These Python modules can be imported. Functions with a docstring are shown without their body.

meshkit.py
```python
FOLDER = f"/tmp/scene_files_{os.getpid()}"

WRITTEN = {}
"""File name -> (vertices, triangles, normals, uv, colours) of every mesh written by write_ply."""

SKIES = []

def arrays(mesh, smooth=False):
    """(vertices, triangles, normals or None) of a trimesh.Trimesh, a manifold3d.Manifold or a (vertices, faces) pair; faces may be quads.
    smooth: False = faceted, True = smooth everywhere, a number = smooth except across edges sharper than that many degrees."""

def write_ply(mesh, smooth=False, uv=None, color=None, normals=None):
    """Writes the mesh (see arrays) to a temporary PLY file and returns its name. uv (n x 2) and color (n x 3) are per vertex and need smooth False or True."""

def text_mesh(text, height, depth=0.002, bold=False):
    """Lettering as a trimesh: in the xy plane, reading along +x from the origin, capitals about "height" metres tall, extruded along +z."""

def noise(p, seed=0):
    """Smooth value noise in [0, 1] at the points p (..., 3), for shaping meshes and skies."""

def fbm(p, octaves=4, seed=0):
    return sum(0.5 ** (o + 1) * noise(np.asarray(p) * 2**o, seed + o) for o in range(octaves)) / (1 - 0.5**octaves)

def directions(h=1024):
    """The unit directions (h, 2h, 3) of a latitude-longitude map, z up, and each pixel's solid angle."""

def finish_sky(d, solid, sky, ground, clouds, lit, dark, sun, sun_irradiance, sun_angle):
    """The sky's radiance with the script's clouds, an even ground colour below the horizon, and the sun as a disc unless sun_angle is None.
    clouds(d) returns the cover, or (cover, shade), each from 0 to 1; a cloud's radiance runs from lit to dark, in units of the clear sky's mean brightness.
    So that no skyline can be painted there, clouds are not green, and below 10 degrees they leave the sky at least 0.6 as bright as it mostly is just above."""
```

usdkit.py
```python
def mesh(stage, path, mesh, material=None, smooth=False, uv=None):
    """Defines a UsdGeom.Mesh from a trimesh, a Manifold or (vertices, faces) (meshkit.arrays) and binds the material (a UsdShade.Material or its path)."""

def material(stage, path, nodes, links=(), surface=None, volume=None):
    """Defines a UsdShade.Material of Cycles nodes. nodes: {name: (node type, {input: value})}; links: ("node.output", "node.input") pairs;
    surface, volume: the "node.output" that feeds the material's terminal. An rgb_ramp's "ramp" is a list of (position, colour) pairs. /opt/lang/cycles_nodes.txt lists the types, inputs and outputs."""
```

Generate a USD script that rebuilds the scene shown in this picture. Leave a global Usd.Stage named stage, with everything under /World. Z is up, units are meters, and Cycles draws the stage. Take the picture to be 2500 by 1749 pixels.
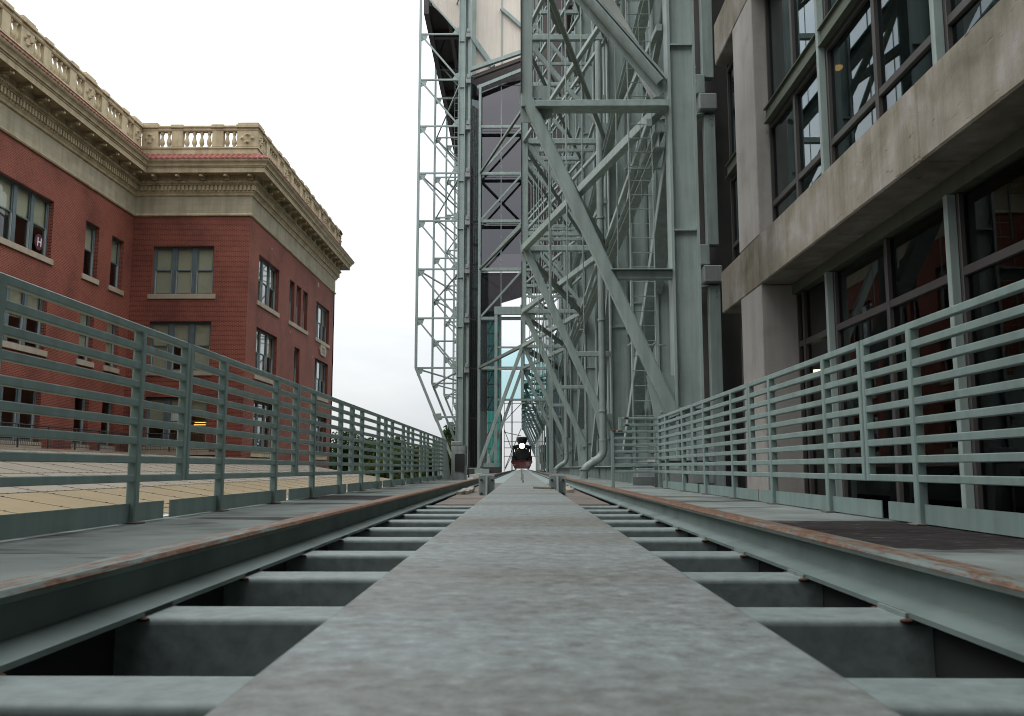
import math, random
import numpy as np, trimesh, usdkit, meshkit
from shapely.geometry import Polygon, box as sbox
from pxr import Usd, UsdGeom, UsdShade, UsdLux, Gf, Sdf

stage = Usd.Stage.CreateInMemory()
UsdGeom.SetStageUpAxis(stage, 'Z'); UsdGeom.SetStageMetersPerUnit(stage, 1.0)
World = UsdGeom.Xform.Define(stage, '/World'); stage.SetDefaultPrim(World.GetPrim())
UsdGeom.Scope.Define(stage, '/World/Looks')
PI = math.pi

# ------------------------------------------------------------------ camera, sky, sun, exposure
YAW, PITCH, FOCAL = math.radians(0.6393), math.radians(7.1713), 2134.0 / 2500.0
EXPOSURE = 0.38
SUN_EL, SUN_AZ = math.radians(50), math.radians(236)          # azimuth from +y towards +x
cam = UsdGeom.Camera.Define(stage, '/World/camera')
cam.CreateHorizontalApertureAttr(36.0); cam.CreateVerticalApertureAttr(36.0 * 716 / 1024)
cam.CreateFocalLengthAttr(36.0 * FOCAL)
cam.CreateClippingRangeAttr(Gf.Vec2f(0.05, 5000.0))
cam.CreateFStopAttr(13.0); cam.CreateFocusDistanceAttr(14.0)
cam.CreateExposureAttr(EXPOSURE)
fwd = np.array([-math.sin(YAW) * math.cos(PITCH), math.cos(YAW) * math.cos(PITCH), math.sin(PITCH)])
rgt = np.array([math.cos(YAW), math.sin(YAW), 0.0]); upv = np.cross(rgt, fwd)
cam.AddTransformOp().Set(Gf.Matrix4d(*rgt, 0, *upv, 0, *(-fwd), 0, 0, 0, 0, 1))

_sd = usdkit.material(stage, '/World/Looks/overcast_sky', {
    'sky': ('sky_texture', {'sky_type': 'single_scattering', 'sun_disc': False, 'sun_elevation': SUN_EL, 'sun_rotation': SUN_AZ, 'altitude': 50.0, 'air_density': 1.0, 'aerosol_density': 2.0}),
    'tc': ('texture_coordinate', {}),
    'mp': ('mapping', {'scale': (1.0, 1.0, 3.2)}),
    'n': ('noise_texture', {'scale': 2.6, 'detail': 6.0, 'roughness': 0.55, 'distortion': 0.3}),
    'rmp': ('rgb_ramp', {'ramp': [(0.0, (8.6, 9.2, 9.9)), (0.42, (10.0, 10.4, 10.8)), (0.6, (11.6, 11.7, 11.7)), (1.0, (12.6, 12.6, 12.5))]}),
    'sz': ('separate_xyz', {}), 'el': ('map_range', {'from_min': 0.0, 'from_max': 1.0, 'to_min': 0.42, 'to_max': 1.7, 'clamp': True}), 'ec': ('combine_xyz', {}),
    'ov': ('mix', {'mix_type': 'multiply', 'fac': 1.0}),
    'mx': ('mix', {'mix_type': 'mix', 'fac': 0.9}),
    'bg': ('background_shader', {'strength': 0.12})},
    [('tc.generated', 'mp.vector'), ('mp.vector', 'n.vector'), ('n.fac', 'rmp.fac'), ('sky.color', 'mx.color1'), ('tc.generated', 'sz.vector'), ('sz.z', 'el.value'), ('el.result', 'ec.x'), ('el.result', 'ec.y'), ('el.result', 'ec.z'), ('rmp.color', 'ov.color1'), ('ec.vector', 'ov.color2'), ('ov.color', 'mx.color2'), ('mx.color', 'bg.color')], surface='bg.background')
sky = UsdLux.DomeLight.Define(stage, '/World/sky'); sky.CreateIntensityAttr(1.0)
UsdShade.MaterialBindingAPI.Apply(sky.GetPrim()).Bind(_sd)
sky.GetPrim().SetCustomDataByKey('label', 'bright white overcast sky with faint grey cloud'); sky.GetPrim().SetCustomDataByKey('kind', 'structure'); sky.GetPrim().SetCustomDataByKey('category', 'sky')
sun = UsdLux.DistantLight.Define(stage, '/World/sun')
sun.CreateIntensityAttr(0.26); sun.CreateAngleAttr(40.0); sun.CreateColorAttr(Gf.Vec3f(1.0, 0.97, 0.92)); sun.CreateNormalizeAttr(True)
_d = np.array([math.sin(SUN_AZ) * math.cos(SUN_EL), math.cos(SUN_AZ) * math.cos(SUN_EL), math.sin(SUN_EL)])   # towards the sun
_x = np.cross([0, 0, 1], _d); _x /= np.linalg.norm(_x); _y = np.cross(_d, _x)
sun.AddTransformOp().Set(Gf.Matrix4d(*_x, 0, *_y, 0, *_d, 0, 0, 0, 50, 1))

# ------------------------------------------------------------------ scene helpers
_names = {}
def numbered(path):
    if path not in _names:
        _names[path] = 0; return path
    _names[path] += 1
    return '%s_%03d' % (path, _names[path])
def tag(o, label=None, cat=None, group=None, kind=None):
    p = o.GetPrim() if hasattr(o, 'GetPrim') else o
    for k, v in (('label', label), ('category', cat), ('group', group), ('kind', kind)):
        if v: p.SetCustomDataByKey(k, v)
    return p
def thing(name, label, cat, loc=(0, 0, 0), rotz=0.0, group=None, kind=None):
    x = UsdGeom.Xform.Define(stage, numbered('/World/' + name))
    x.AddTranslateOp().Set(Gf.Vec3d(*map(float, loc)))
    if rotz: x.AddRotateZOp().Set(float(rotz))
    return tag(x, label, cat, group, kind)
def copy_of(src, name, label, cat, loc, rotz=0.0, group=None):
    p = thing(name, label, cat, loc, rotz, group)
    p.GetReferences().AddInternalReference(src.GetPath()); p.SetInstanceable(True)
    # own opinions stay stronger than the referenced ones
    return p
def arr(m):
    if isinstance(m, tuple): return m
    return np.asarray(m.vertices, float), np.asarray(m.faces, int)
class MB:
    """Collects pieces that become ONE mesh."""
    def __init__(s): s.v, s.f, s.n = [], [], 0
    def add(s, m):
        v, f = arr(m); s.v.append(v); s.f.append(f + s.n); s.n += len(v); return s
    def box(s, x0, x1, y0, y1, z0, z1): return s.add(boxm(x0, x1, y0, y1, z0, z1))
    def cbox(s, x0, x1, y0, y1, z0, z1, c=0.006): return s.add(cboxm(x0, x1, y0, y1, z0, z1, c))
    def bar(s, *a, **k): return s.add(barm(*a, **k))
    def tube(s, *a, **k): return s.add(tubem(*a, **k))
    def build(s, name, mat, parent=None, smooth=False):
        base = '/World' if parent is None else str(parent.GetPath())
        v = np.vstack(s.v) if s.v else np.zeros((0, 3)); f = np.vstack(s.f)
        return usdkit.mesh(stage, numbered(base + '/' + name), (v, f), mat, smooth=smooth).GetPrim()
_BF = np.array([[0, 2, 1], [0, 3, 2], [4, 5, 6], [4, 6, 7], [0, 1, 5], [0, 5, 4], [1, 2, 6], [1, 6, 5], [2, 3, 7], [2, 7, 6], [3, 0, 4], [3, 4, 7]])
def boxm(x0, x1, y0, y1, z0, z1):
    return np.array([[x0, y0, z0], [x1, y0, z0], [x1, y1, z0], [x0, y1, z0], [x0, y0, z1], [x1, y0, z1], [x1, y1, z1], [x0, y1, z1]], float), _BF
def octo(hw, hh, c):
    return np.array([(hw - c, -hh), (hw, -hh + c), (hw, hh - c), (hw - c, hh), (-hw + c, hh), (-hw, hh - c), (-hw, -hh + c), (-hw + c, -hh)])
def prism(sec, p0, p1, u, w):
    """A closed 2-D section (counterclockwise in u, w) swept from p0 to p1."""
    n = len(sec); p0, p1 = np.asarray(p0, float), np.asarray(p1, float)
    off = sec[:, :1] * u + sec[:, 1:] * w
    v = np.vstack([p0 + off, p1 + off]); f = []
    for i in range(n):
        j = (i + 1) % n; f += [[i, j, n + j], [i, n + j, n + i]]
    poly = Polygon(sec)
    if poly.convex_hull.area - poly.area < 1e-9 * max(1, poly.area) + 1e-12:
        tri = [[0, i, i + 1] for i in range(1, n - 1)]
    else:
        tri = trimesh.creation.triangulate_polygon(poly, engine='earcut')
        vv = np.asarray(tri[0]); idx = [int(np.argmin(((sec - q) ** 2).sum(1))) for q in vv]
        tri = [[idx[a], idx[b], idx[c]] for a, b, c in tri[1]]
        tri = [t if np.cross(sec[t[1]] - sec[t[0]], sec[t[2]] - sec[t[0]]) > 0 else t[::-1] for t in tri]
    f += [[a, c, b] for a, b, c in tri] + [[n + a, n + b, n + c] for a, b, c in tri]
    return v, np.array(f)
def frame_of(p0, p1, up=(0, 0, 1)):
    d = np.asarray(p1, float) - np.asarray(p0, float); d /= np.linalg.norm(d)
    up = np.asarray(up, float)
    if abs(d @ up) > 0.98: up = np.array([0, 1.0, 0])
    u = np.cross(up, d); u /= np.linalg.norm(u)                      # sideways
    return u, np.cross(d, u), d
def barm(p0, p1, w, h=None, c=None, up=(0, 0, 1)):
    """Bar of section w (sideways) x h (along up) with small chamfers."""
    h = w if h is None else h; c = min(w, h) * 0.12 if c is None else c
    u, wv, d = frame_of(p0, p1, up)
    return prism(octo(w / 2, h / 2, c), p0, p1, u, wv)
def ibeam(p0, p1, w, h, tf=None, tw=None, up=(0, 0, 1)):
    tf = h * 0.09 if tf is None else tf; tw = w * 0.08 if tw is None else tw
    u, wv, d = frame_of(p0, p1, up); a, b = w / 2, h / 2
    sec = np.array([(-a, -b), (a, -b), (a, -b + tf), (tw / 2, -b + tf), (tw / 2, b - tf), (a, b - tf), (a, b), (-a, b), (-a, b - tf), (-tw / 2, b - tf), (-tw / 2, -b + tf), (-a, -b + tf)])
    return prism(sec, p0, p1, u, wv)
def cboxm(x0, x1, y0, y1, z0, z1, c=0.006):
    c = min(c, (x1 - x0) / 2.2, (y1 - y0) / 2.2, (z1 - z0) / 2.2)
    pts = []
    for sx, X in ((1, x0), (-1, x1)):
        for sy, Y in ((1, y0), (-1, y1)):
            for sz, Z in ((1, z0), (-1, z1)):
                pts += [(X, Y + sy * c, Z + sz * c), (X + sx * c, Y, Z + sz * c), (X + sx * c, Y + sy * c, Z)]
    h = trimesh.convex.convex_hull(np.array(pts)); return np.asarray(h.vertices), np.asarray(h.faces)
def tubem(pts, r, n=12, caps=True):
    p = np.asarray(pts, float); m = len(p)
    r = np.broadcast_to(r, (m,)); t = np.gradient(p, axis=0); t /= np.linalg.norm(t, axis=1, keepdims=True)
    ref = np.array([0, 0, 1.0]) if abs(t[0, 2]) < 0.9 else np.array([0, 1.0, 0])
    v = []
    a = np.arange(n) * 2 * PI / n
    for i in range(m):
        u = np.cross(ref, t[i]); u /= np.linalg.norm(u); w = np.cross(t[i], u); ref = np.cross(t[i], u) if abs(t[i] @ ref) > 0.95 else ref
        v.append(p[i] + r[i] * (np.cos(a)[:, None] * u + np.sin(a)[:, None] * w))
    f = []
    for i in range(m - 1):
        for k in range(n):
            l = (k + 1) % n; f += [[i * n + k, i * n + l, (i + 1) * n + l], [i * n + k, (i + 1) * n + l, (i + 1) * n + k]]
    v = np.vstack(v)
    if caps:
        f += [[0, k + 1, k] for k in range(1, n - 1)] + [[(m - 1) * n, (m - 1) * n + k, (m - 1) * n + k + 1] for k in range(1, n - 1)]
    return v, np.array(f)
def lathe(prof, n=14, axis='z', at=(0, 0, 0)):
    """prof: (radius, height) from the bottom up."""
    prof = np.asarray(prof, float); a = np.arange(n) * 2 * PI / n; v = []
    for r, h in prof: v.append(np.stack([r * np.cos(a), r * np.sin(a), np.full(n, h)], 1))
    v = np.vstack(v); f = []; m = len(prof)
    for i in range(m - 1):
        for k in range(n):
            l = (k + 1) % n; f += [[i * n + k, i * n + l, (i + 1) * n + l], [i * n + k, (i + 1) * n + l, (i + 1) * n + k]]
    f += [[0, k + 1, k] for k in range(1, n - 1)] + [[(m - 1) * n, (m - 1) * n + k, (m - 1) * n + k + 1] for k in range(1, n - 1)]
    if axis == 'y': v = np.stack([v[:, 0], -v[:, 2], v[:, 1]], 1)      # height runs towards -y
    if axis == 'x': v = np.stack([v[:, 2], v[:, 0], v[:, 1]], 1)
    return v + np.asarray(at, float), np.array(f)
def plate(poly, axis, a0, a1):
    """A shapely polygon extruded along x ('x': polygon in y,z) or y ('y': polygon in x,z)."""
    m = trimesh.creation.extrude_polygon(poly, a1 - a0, engine='earcut'); v = np.asarray(m.vertices); f = np.asarray(m.faces)
    if axis == 'y': return np.stack([v[:, 0], a1 - v[:, 2], v[:, 1]], 1), f
    if axis == 'x': return np.stack([a0 + v[:, 2], v[:, 0], v[:, 1]], 1), f
    return np.stack([v[:, 0], v[:, 1], a0 + v[:, 2]], 1), f
def sweep_path(prof, path):
    """prof: open (out, z) polyline from bottom to top; path: xy polyline whose outward side is on the right-hand side; mitred corners."""
    path = np.asarray(path, float); d = np.diff(path, axis=0); d /= np.linalg.norm(d, axis=1, keepdims=True)
    nrm = np.stack([d[:, 1], -d[:, 0]], 1)
    offs = []
    for i in range(len(path)):
        if i == 0: o = nrm[0]
        elif i == len(path) - 1: o = nrm[-1]
        else:
            b = nrm[i - 1] + nrm[i]; o = b / (1 + nrm[i - 1] @ nrm[i])
        offs.append(o)
    v, f, m = [], [], len(prof)
    for p, o in zip(path, offs):
        for q, z in prof: v.append((p[0] + o[0] * q, p[1] + o[1] * q, z))
    for i in range(len(path) - 1):
        for k in range(m - 1):
            a, b = i * m + k, (i + 1) * m + k
            f += [[a, b, b + 1], [a, b + 1, a + 1]]
    return np.array(v), np.array(f)
def edge_flat(v, f):
    """Splits a mesh into separate triangles' vertices so that shading stays faceted."""
    return v[f].reshape(-1, 3), np.arange(len(f) * 3).reshape(-1, 3)

# ------------------------------------------------------------------ materials
L = '/World/Looks/'
def paint(name, col, rough=0.5, var=0.16, scale=3.0, streak=0.5, rust=0.0, rust_scale=7.0, bump=0.0, spec=0.4):
    c = np.array(col)
    nodes = {'g': ('geometry', {}),
             'n': ('noise_texture', {'scale': scale, 'detail': 5.0, 'roughness': 0.6}),
             'r': ('rgb_ramp', {'ramp': [(0.25, tuple(c * (1 - var))), (0.5, tuple(c)), (0.75, tuple(np.minimum(c * (1 + var * 0.8), 0.9)))]}),
             'm': ('mapping', {'scale': (9.0, 9.0, 0.5)}),
             'n2': ('noise_texture', {'scale': 1.0, 'detail': 4.0, 'roughness': 0.6}),
             'r2': ('rgb_ramp', {'ramp': [(0.35, (1 - 0.35 * streak,) * 3), (0.6, (1.0, 1.0, 1.0))]}),
             'x': ('mix', {'mix_type': 'multiply', 'fac': 1.0}),
             'p': ('principled_bsdf', {'roughness': rough, 'specular_ior_level': spec})}
    links = [('g.position', 'n.vector'), ('n.fac', 'r.fac'), ('g.position', 'm.vector'), ('m.vector', 'n2.vector'), ('n2.fac', 'r2.fac'), ('r.color', 'x.color1'), ('r2.color', 'x.color2')]
    out = 'x.color'
    if rust:
        nodes.update({'n3': ('noise_texture', {'scale': rust_scale, 'detail': 8.0, 'roughness': 0.72}),
                      'r3': ('rgb_ramp', {'ramp': [(0.70 - rust * 0.2, (0, 0, 0)), (0.78 - rust * 0.2, (1, 1, 1))]}),
                      'y': ('mix', {'mix_type': 'mix', 'color2': (0.16, 0.06, 0.025)})})
        links += [('g.position', 'n3.vector'), ('n3.fac', 'r3.fac'), ('r3.color', 'y.fac'), (out, 'y.color1')]; out = 'y.color'
    if bump:
        nodes.update({'nb': ('noise_texture', {'scale': 40.0, 'detail': 6.0}), 'b': ('bump', {'strength': bump, 'distance': 0.01})})
        links += [('g.position', 'nb.vector'), ('nb.fac', 'b.height'), ('b.normal', 'p.normal')]
    links.append((out, 'p.base_color'))
    return usdkit.material(stage, L + name, nodes, links, surface='p.BSDF')
def plain(name, col, rough=0.6, metallic=0.0, spec=0.4):
    return usdkit.material(stage, L + name, {'p': ('principled_bsdf', {'base_color': col, 'roughness': rough, 'metallic': metallic, 'specular_ior_level': spec})}, [], surface='p.BSDF')
def pane_mat(name, tint, f0=0.045, rough=0.0, gloss=(1, 1, 1)):
    """Thin pane: plain transparency under a mirror that strengthens towards grazing angles (the same from both sides)."""
    return usdkit.material(stage, L + name, {'f': ('layer_weight', {'blend': 0.5}), 'pw': ('math', {'math_type': 'power', 'value2': 5.0}), 'ma': ('math', {'math_type': 'multiply_add', 'value2': 1.0 - f0, 'value3': f0}),
                                             't': ('transparent_bsdf', {'color': tint}), 'g': ('glossy_bsdf', {'color': gloss, 'roughness': rough}), 'm': ('mix_closure', {})},
                           [('f.facing', 'pw.value1'), ('pw.value', 'ma.value1'), ('ma.value', 'm.fac'), ('t.BSDF', 'm.closure1'), ('g.BSDF', 'm.closure2')], surface='m.closure')
def glow(name, col, strength):
    return usdkit.material(stage, L + name, {'e': ('emission', {'color': col, 'strength': strength})}, [], surface='e.emission')

STEEL = (0.255, 0.318, 0.302)
M = {}
M['steel'] = paint('sage_steel_paint', STEEL, 0.5, 0.13, 2.0, 0.6, rust=0.04, rust_scale=11.0)
M['steel_far'] = paint('sage_steel_paint_far', STEEL, 0.55, 0.08, 0.8, 0.2)
M['fence'] = paint('railing_paint', (0.188, 0.258, 0.240), 0.45, 0.12, 4.0, 0.5, rust=0.03, rust_scale=26.0)
M['tie'] = paint('cross_tie_paint', (0.185, 0.23, 0.22), 0.55, 0.30, 26.0, 0.15, rust=0.09, rust_scale=22.0, bump=0.12)
M['tunnel_shade_steel'] = paint('teal_steel_painted_shade', (0.07, 0.11, 0.105), 0.55, 0.1, 1.0, 0.2)  # tunnel shade put into the colour of the inner towers
M['cream'] = paint('cream_cladding', (0.6, 0.54, 0.47), 0.6, 0.06, 0.6, 0.3)
M['dark_steel'] = paint('dark_bronze_frame', (0.05, 0.047, 0.045), 0.45, 0.1, 2.0, 0.2)
M['olive'] = paint('olive_green_girt', (0.09, 0.11, 0.08), 0.5, 0.12, 3.0, 0.3)
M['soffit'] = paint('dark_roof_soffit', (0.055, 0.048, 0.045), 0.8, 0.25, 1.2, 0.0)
M['interior'] = paint('dim_interior', (0.075, 0.072, 0.068), 0.8, 0.3, 0.7, 0.2)
M['glass'] = pane_mat('tinted_window_glass', (0.38, 0.46, 0.44), 0.065, 0.0, (0.86, 0.95, 1.0))
M['smoke_glass'] = pane_mat('smoked_violet_glass', (0.20, 0.19, 0.20), 0.115, 0.0, (0.92, 0.90, 0.95))
M['silver_glass'] = pane_mat('silvery_glass', (0.62, 0.64, 0.66), 0.16)
M['pale_steel'] = paint('pale_steel_plate', (0.48, 0.50, 0.47), 0.5, 0.06, 1.5, 0.3)
M['teal_glass'] = pane_mat('teal_glass', (0.82, 0.98, 0.985), 0.04)
M['dark_teal'] = pane_mat('dark_teal_glass', (0.22, 0.50, 0.46), 0.05)
M['clear'] = pane_mat('sash_glass', (0.92, 0.94, 0.92), 0.03)
M['wall_glass'] = pane_mat('dark_wall_glass', (0.3, 0.36, 0.35), 0.025)
M['shop_glass'] = pane_mat('ground_floor_glass', (0.34, 0.40, 0.38), 0.018)
M['blind'] = paint('fabric_blind', (0.33, 0.325, 0.25), 0.8, 0.06, 1.0, 0.1)
M['sash'] = paint('weathered_sash_paint', (0.085, 0.115, 0.12), 0.6, 0.3, 1.5, 0.7)
M['sash_light'] = paint('pale_sash_edge', (0.27, 0.29, 0.275), 0.6, 0.1, 1.5, 0.3)
M['tile'] = paint('red_roof_tile', (0.2, 0.055, 0.042), 0.6, 0.35, 1.7, 0.2)
M['black'] = plain('black_enamel', (0.012, 0.011, 0.012), 0.35)
M['red'] = paint('dark_red_enamel', (0.055, 0.005, 0.007), 0.4, 0.2, 2.0, 0.2)
M['brass'] = plain('brass', (0.45, 0.28, 0.09), 0.3, 1.0)
M['rubber'] = plain('black_rubber', (0.02, 0.02, 0.02), 0.8)
M['grey_paint'] = paint('grey_cabinet_paint', (0.22, 0.245, 0.24), 0.45, 0.08, 3.0, 0.4)
M['white_paint'] = plain('white_paint', (0.7, 0.7, 0.68), 0.5)
M['sign_red'] = plain('sign_red', (0.35, 0.012, 0.04), 0.5)
M['maroon'] = plain('maroon_print', (0.05, 0.012, 0.022), 0.5)
M['galv'] = paint('galvanised_pipe', (0.22, 0.265, 0.25), 0.4, 0.12, 4.0, 0.5)
M['brown_dirt'] = paint('weathered_brown_plate', (0.14, 0.118, 0.10), 0.75, 0.35, 5.0, 0.2, bump=0.2)
M['rust'] = paint('rust_scab', (0.09, 0.038, 0.02), 0.85, 0.3, 20.0, 0.0)
M['blocker_skin'] = paint('dark_blocker_skin', (0.045, 0.045, 0.045), 0.7, 0.1, 1.0, 0.2)  # near-black skin of the added rear blocker, keeps bounced light low
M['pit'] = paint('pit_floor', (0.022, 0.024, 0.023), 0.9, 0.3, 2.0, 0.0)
M['lamp'] = glow('lamp_glow', (1.0, 0.72, 0.38), 16.0)
M['lamp_dim'] = glow('amber_lamp_glow', (1.0, 0.42, 0.10), 1.6)
M['headlight'] = glow('headlight_glow', (1.0, 0.84, 0.5), 5.0)
M['asphalt'] = paint('street_asphalt', (0.07, 0.07, 0.068), 0.85, 0.2, 0.5, 0.0)
M['wood'] = paint('grey_timber', (0.28, 0.25, 0.21), 0.8, 0.3, 8.0, 0.3)
M['bark'] = paint('bark', (0.09, 0.07, 0.055), 0.9, 0.3, 4.0, 0.0)

def brick_mat():
    n = {'g': ('geometry', {}), 's': ('separate_xyz', {}), 'a': ('math', {'math_type': 'add'}), 'c': ('combine_xyz', {}),
         'b': ('brick_texture', {'scale': 1.0, 'brick_width': 0.215, 'row_height': 0.0715, 'mortar_size': 0.0105, 'mortar_smooth': 0.25, 'bias': 0.0,
                                 'color1': (0.165, 0.0300, 0.0180), 'color2': (0.110, 0.0205, 0.0135), 'mortar': (0.27, 0.125, 0.085)}),
         'n': ('noise_texture', {'scale': 0.45, 'detail': 6.0, 'roughness': 0.6}),
         'r': ('rgb_ramp', {'ramp': [(0.3, (0.62, 0.58, 0.60)), (0.52, (1, 1, 1)), (0.75, (1.16, 1.16, 1.14))]}),
         'x': ('mix', {'mix_type': 'multiply', 'fac': 1.0}),
         'bp': ('bump', {'strength': 0.5, 'distance': 0.012, 'invert': True}),
         'p': ('principled_bsdf', {'roughness': 0.75, 'specular_ior_level': 0.3})}
    l = [('g.position', 's.vector'), ('s.x', 'a.value1'), ('s.y', 'a.value2'), ('a.value', 'c.x'), ('s.z', 'c.y'), ('c.vector', 'b.vector'),
         ('g.position', 'n.vector'), ('n.fac', 'r.fac'), ('b.color', 'x.color1'), ('r.color', 'x.color2'), ('x.color', 'p.base_color'), ('b.fac', 'bp.height'), ('bp.normal', 'p.normal')]
    return usdkit.material(stage, L + 'red_brick', n, l, surface='p.BSDF')
M['brick'] = brick_mat()
def stone_mat(name, col, var=0.18, blocks=False, dirt=0.5):
    c = np.array(col)
    n = {'g': ('geometry', {}), 'n': ('noise_texture', {'scale': 1.1, 'detail': 7.0, 'roughness': 0.62}),
         'r': ('rgb_ramp', {'ramp': [(0.28, tuple(c * (1 - var * 1.6) * np.array([0.98, 0.97, 0.9]))), (0.5, tuple(c)), (0.75, tuple(c * (1 + var * 0.6)))]}),
         'm': ('mapping', {'scale': (2.5, 2.5, 0.25)}), 'n2': ('noise_texture', {'scale': 1.0, 'detail': 5.0, 'roughness': 0.65}),
         'r2': ('rgb_ramp', {'ramp': [(0.38, (1 - dirt * 0.6, 1 - dirt * 0.6, 1 - dirt * 0.62)), (0.58, (1, 1, 1))]}),
         'x': ('mix', {'mix_type': 'multiply', 'fac': 1.0}), 'nb': ('noise_texture', {'scale': 22.0, 'detail': 6.0}), 'b': ('bump', {'strength': 0.25, 'distance': 0.02}),
         'p': ('principled_bsdf', {'roughness': 0.85, 'specular_ior_level': 0.25})}
    l = [('g.position', 'n.vector'), ('n.fac', 'r.fac'), ('g.position', 'm.vector'), ('m.vector', 'n2.vector'), ('n2.fac', 'r2.fac'), ('r.color', 'x.color1'), ('r2.color', 'x.color2'),
         ('g.position', 'nb.vector'), ('nb.fac', 'b.height'), ('b.normal', 'p.normal')]
    out = 'x.color'
    if blocks:
        n.update({'s': ('separate_xyz', {}), 'ad': ('math', {'math_type': 'add'}), 'cb': ('combine_xyz', {}),
                  'bk': ('brick_texture', {'scale': 1.0, 'brick_width': 1.15, 'row_height': 0.33, 'mortar_size': 0.006, 'color1': (1, 1, 1), 'color2': (0.86, 0.87, 0.86), 'mortar': (0.7, 0.68, 0.64)}),
                  'xx': ('mix', {'mix_type': 'multiply', 'fac': 1.0})})
        l += [('g.position', 's.vector'), ('s.x', 'ad.value1'), ('s.y', 'ad.value2'), ('ad.value', 'cb.x'), ('s.z', 'cb.y'), ('cb.vector', 'bk.vector'), (out, 'xx.color1'), ('bk.color', 'xx.color2')]
        out = 'xx.color'
    l.append((out, 'p.base_color'))
    return usdkit.material(stage, L + name, n, l, surface='p.BSDF')
M['limestone'] = stone_mat('limestone', (0.42, 0.35, 0.228), 0.16, False, 0.35)
M['frieze'] = stone_mat('limestone_ashlar', (0.37, 0.33, 0.24), 0.10, True, 0.3)
M['sill'] = stone_mat('sill_stone', (0.33, 0.28, 0.215), 0.1, False, 0.2)
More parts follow.
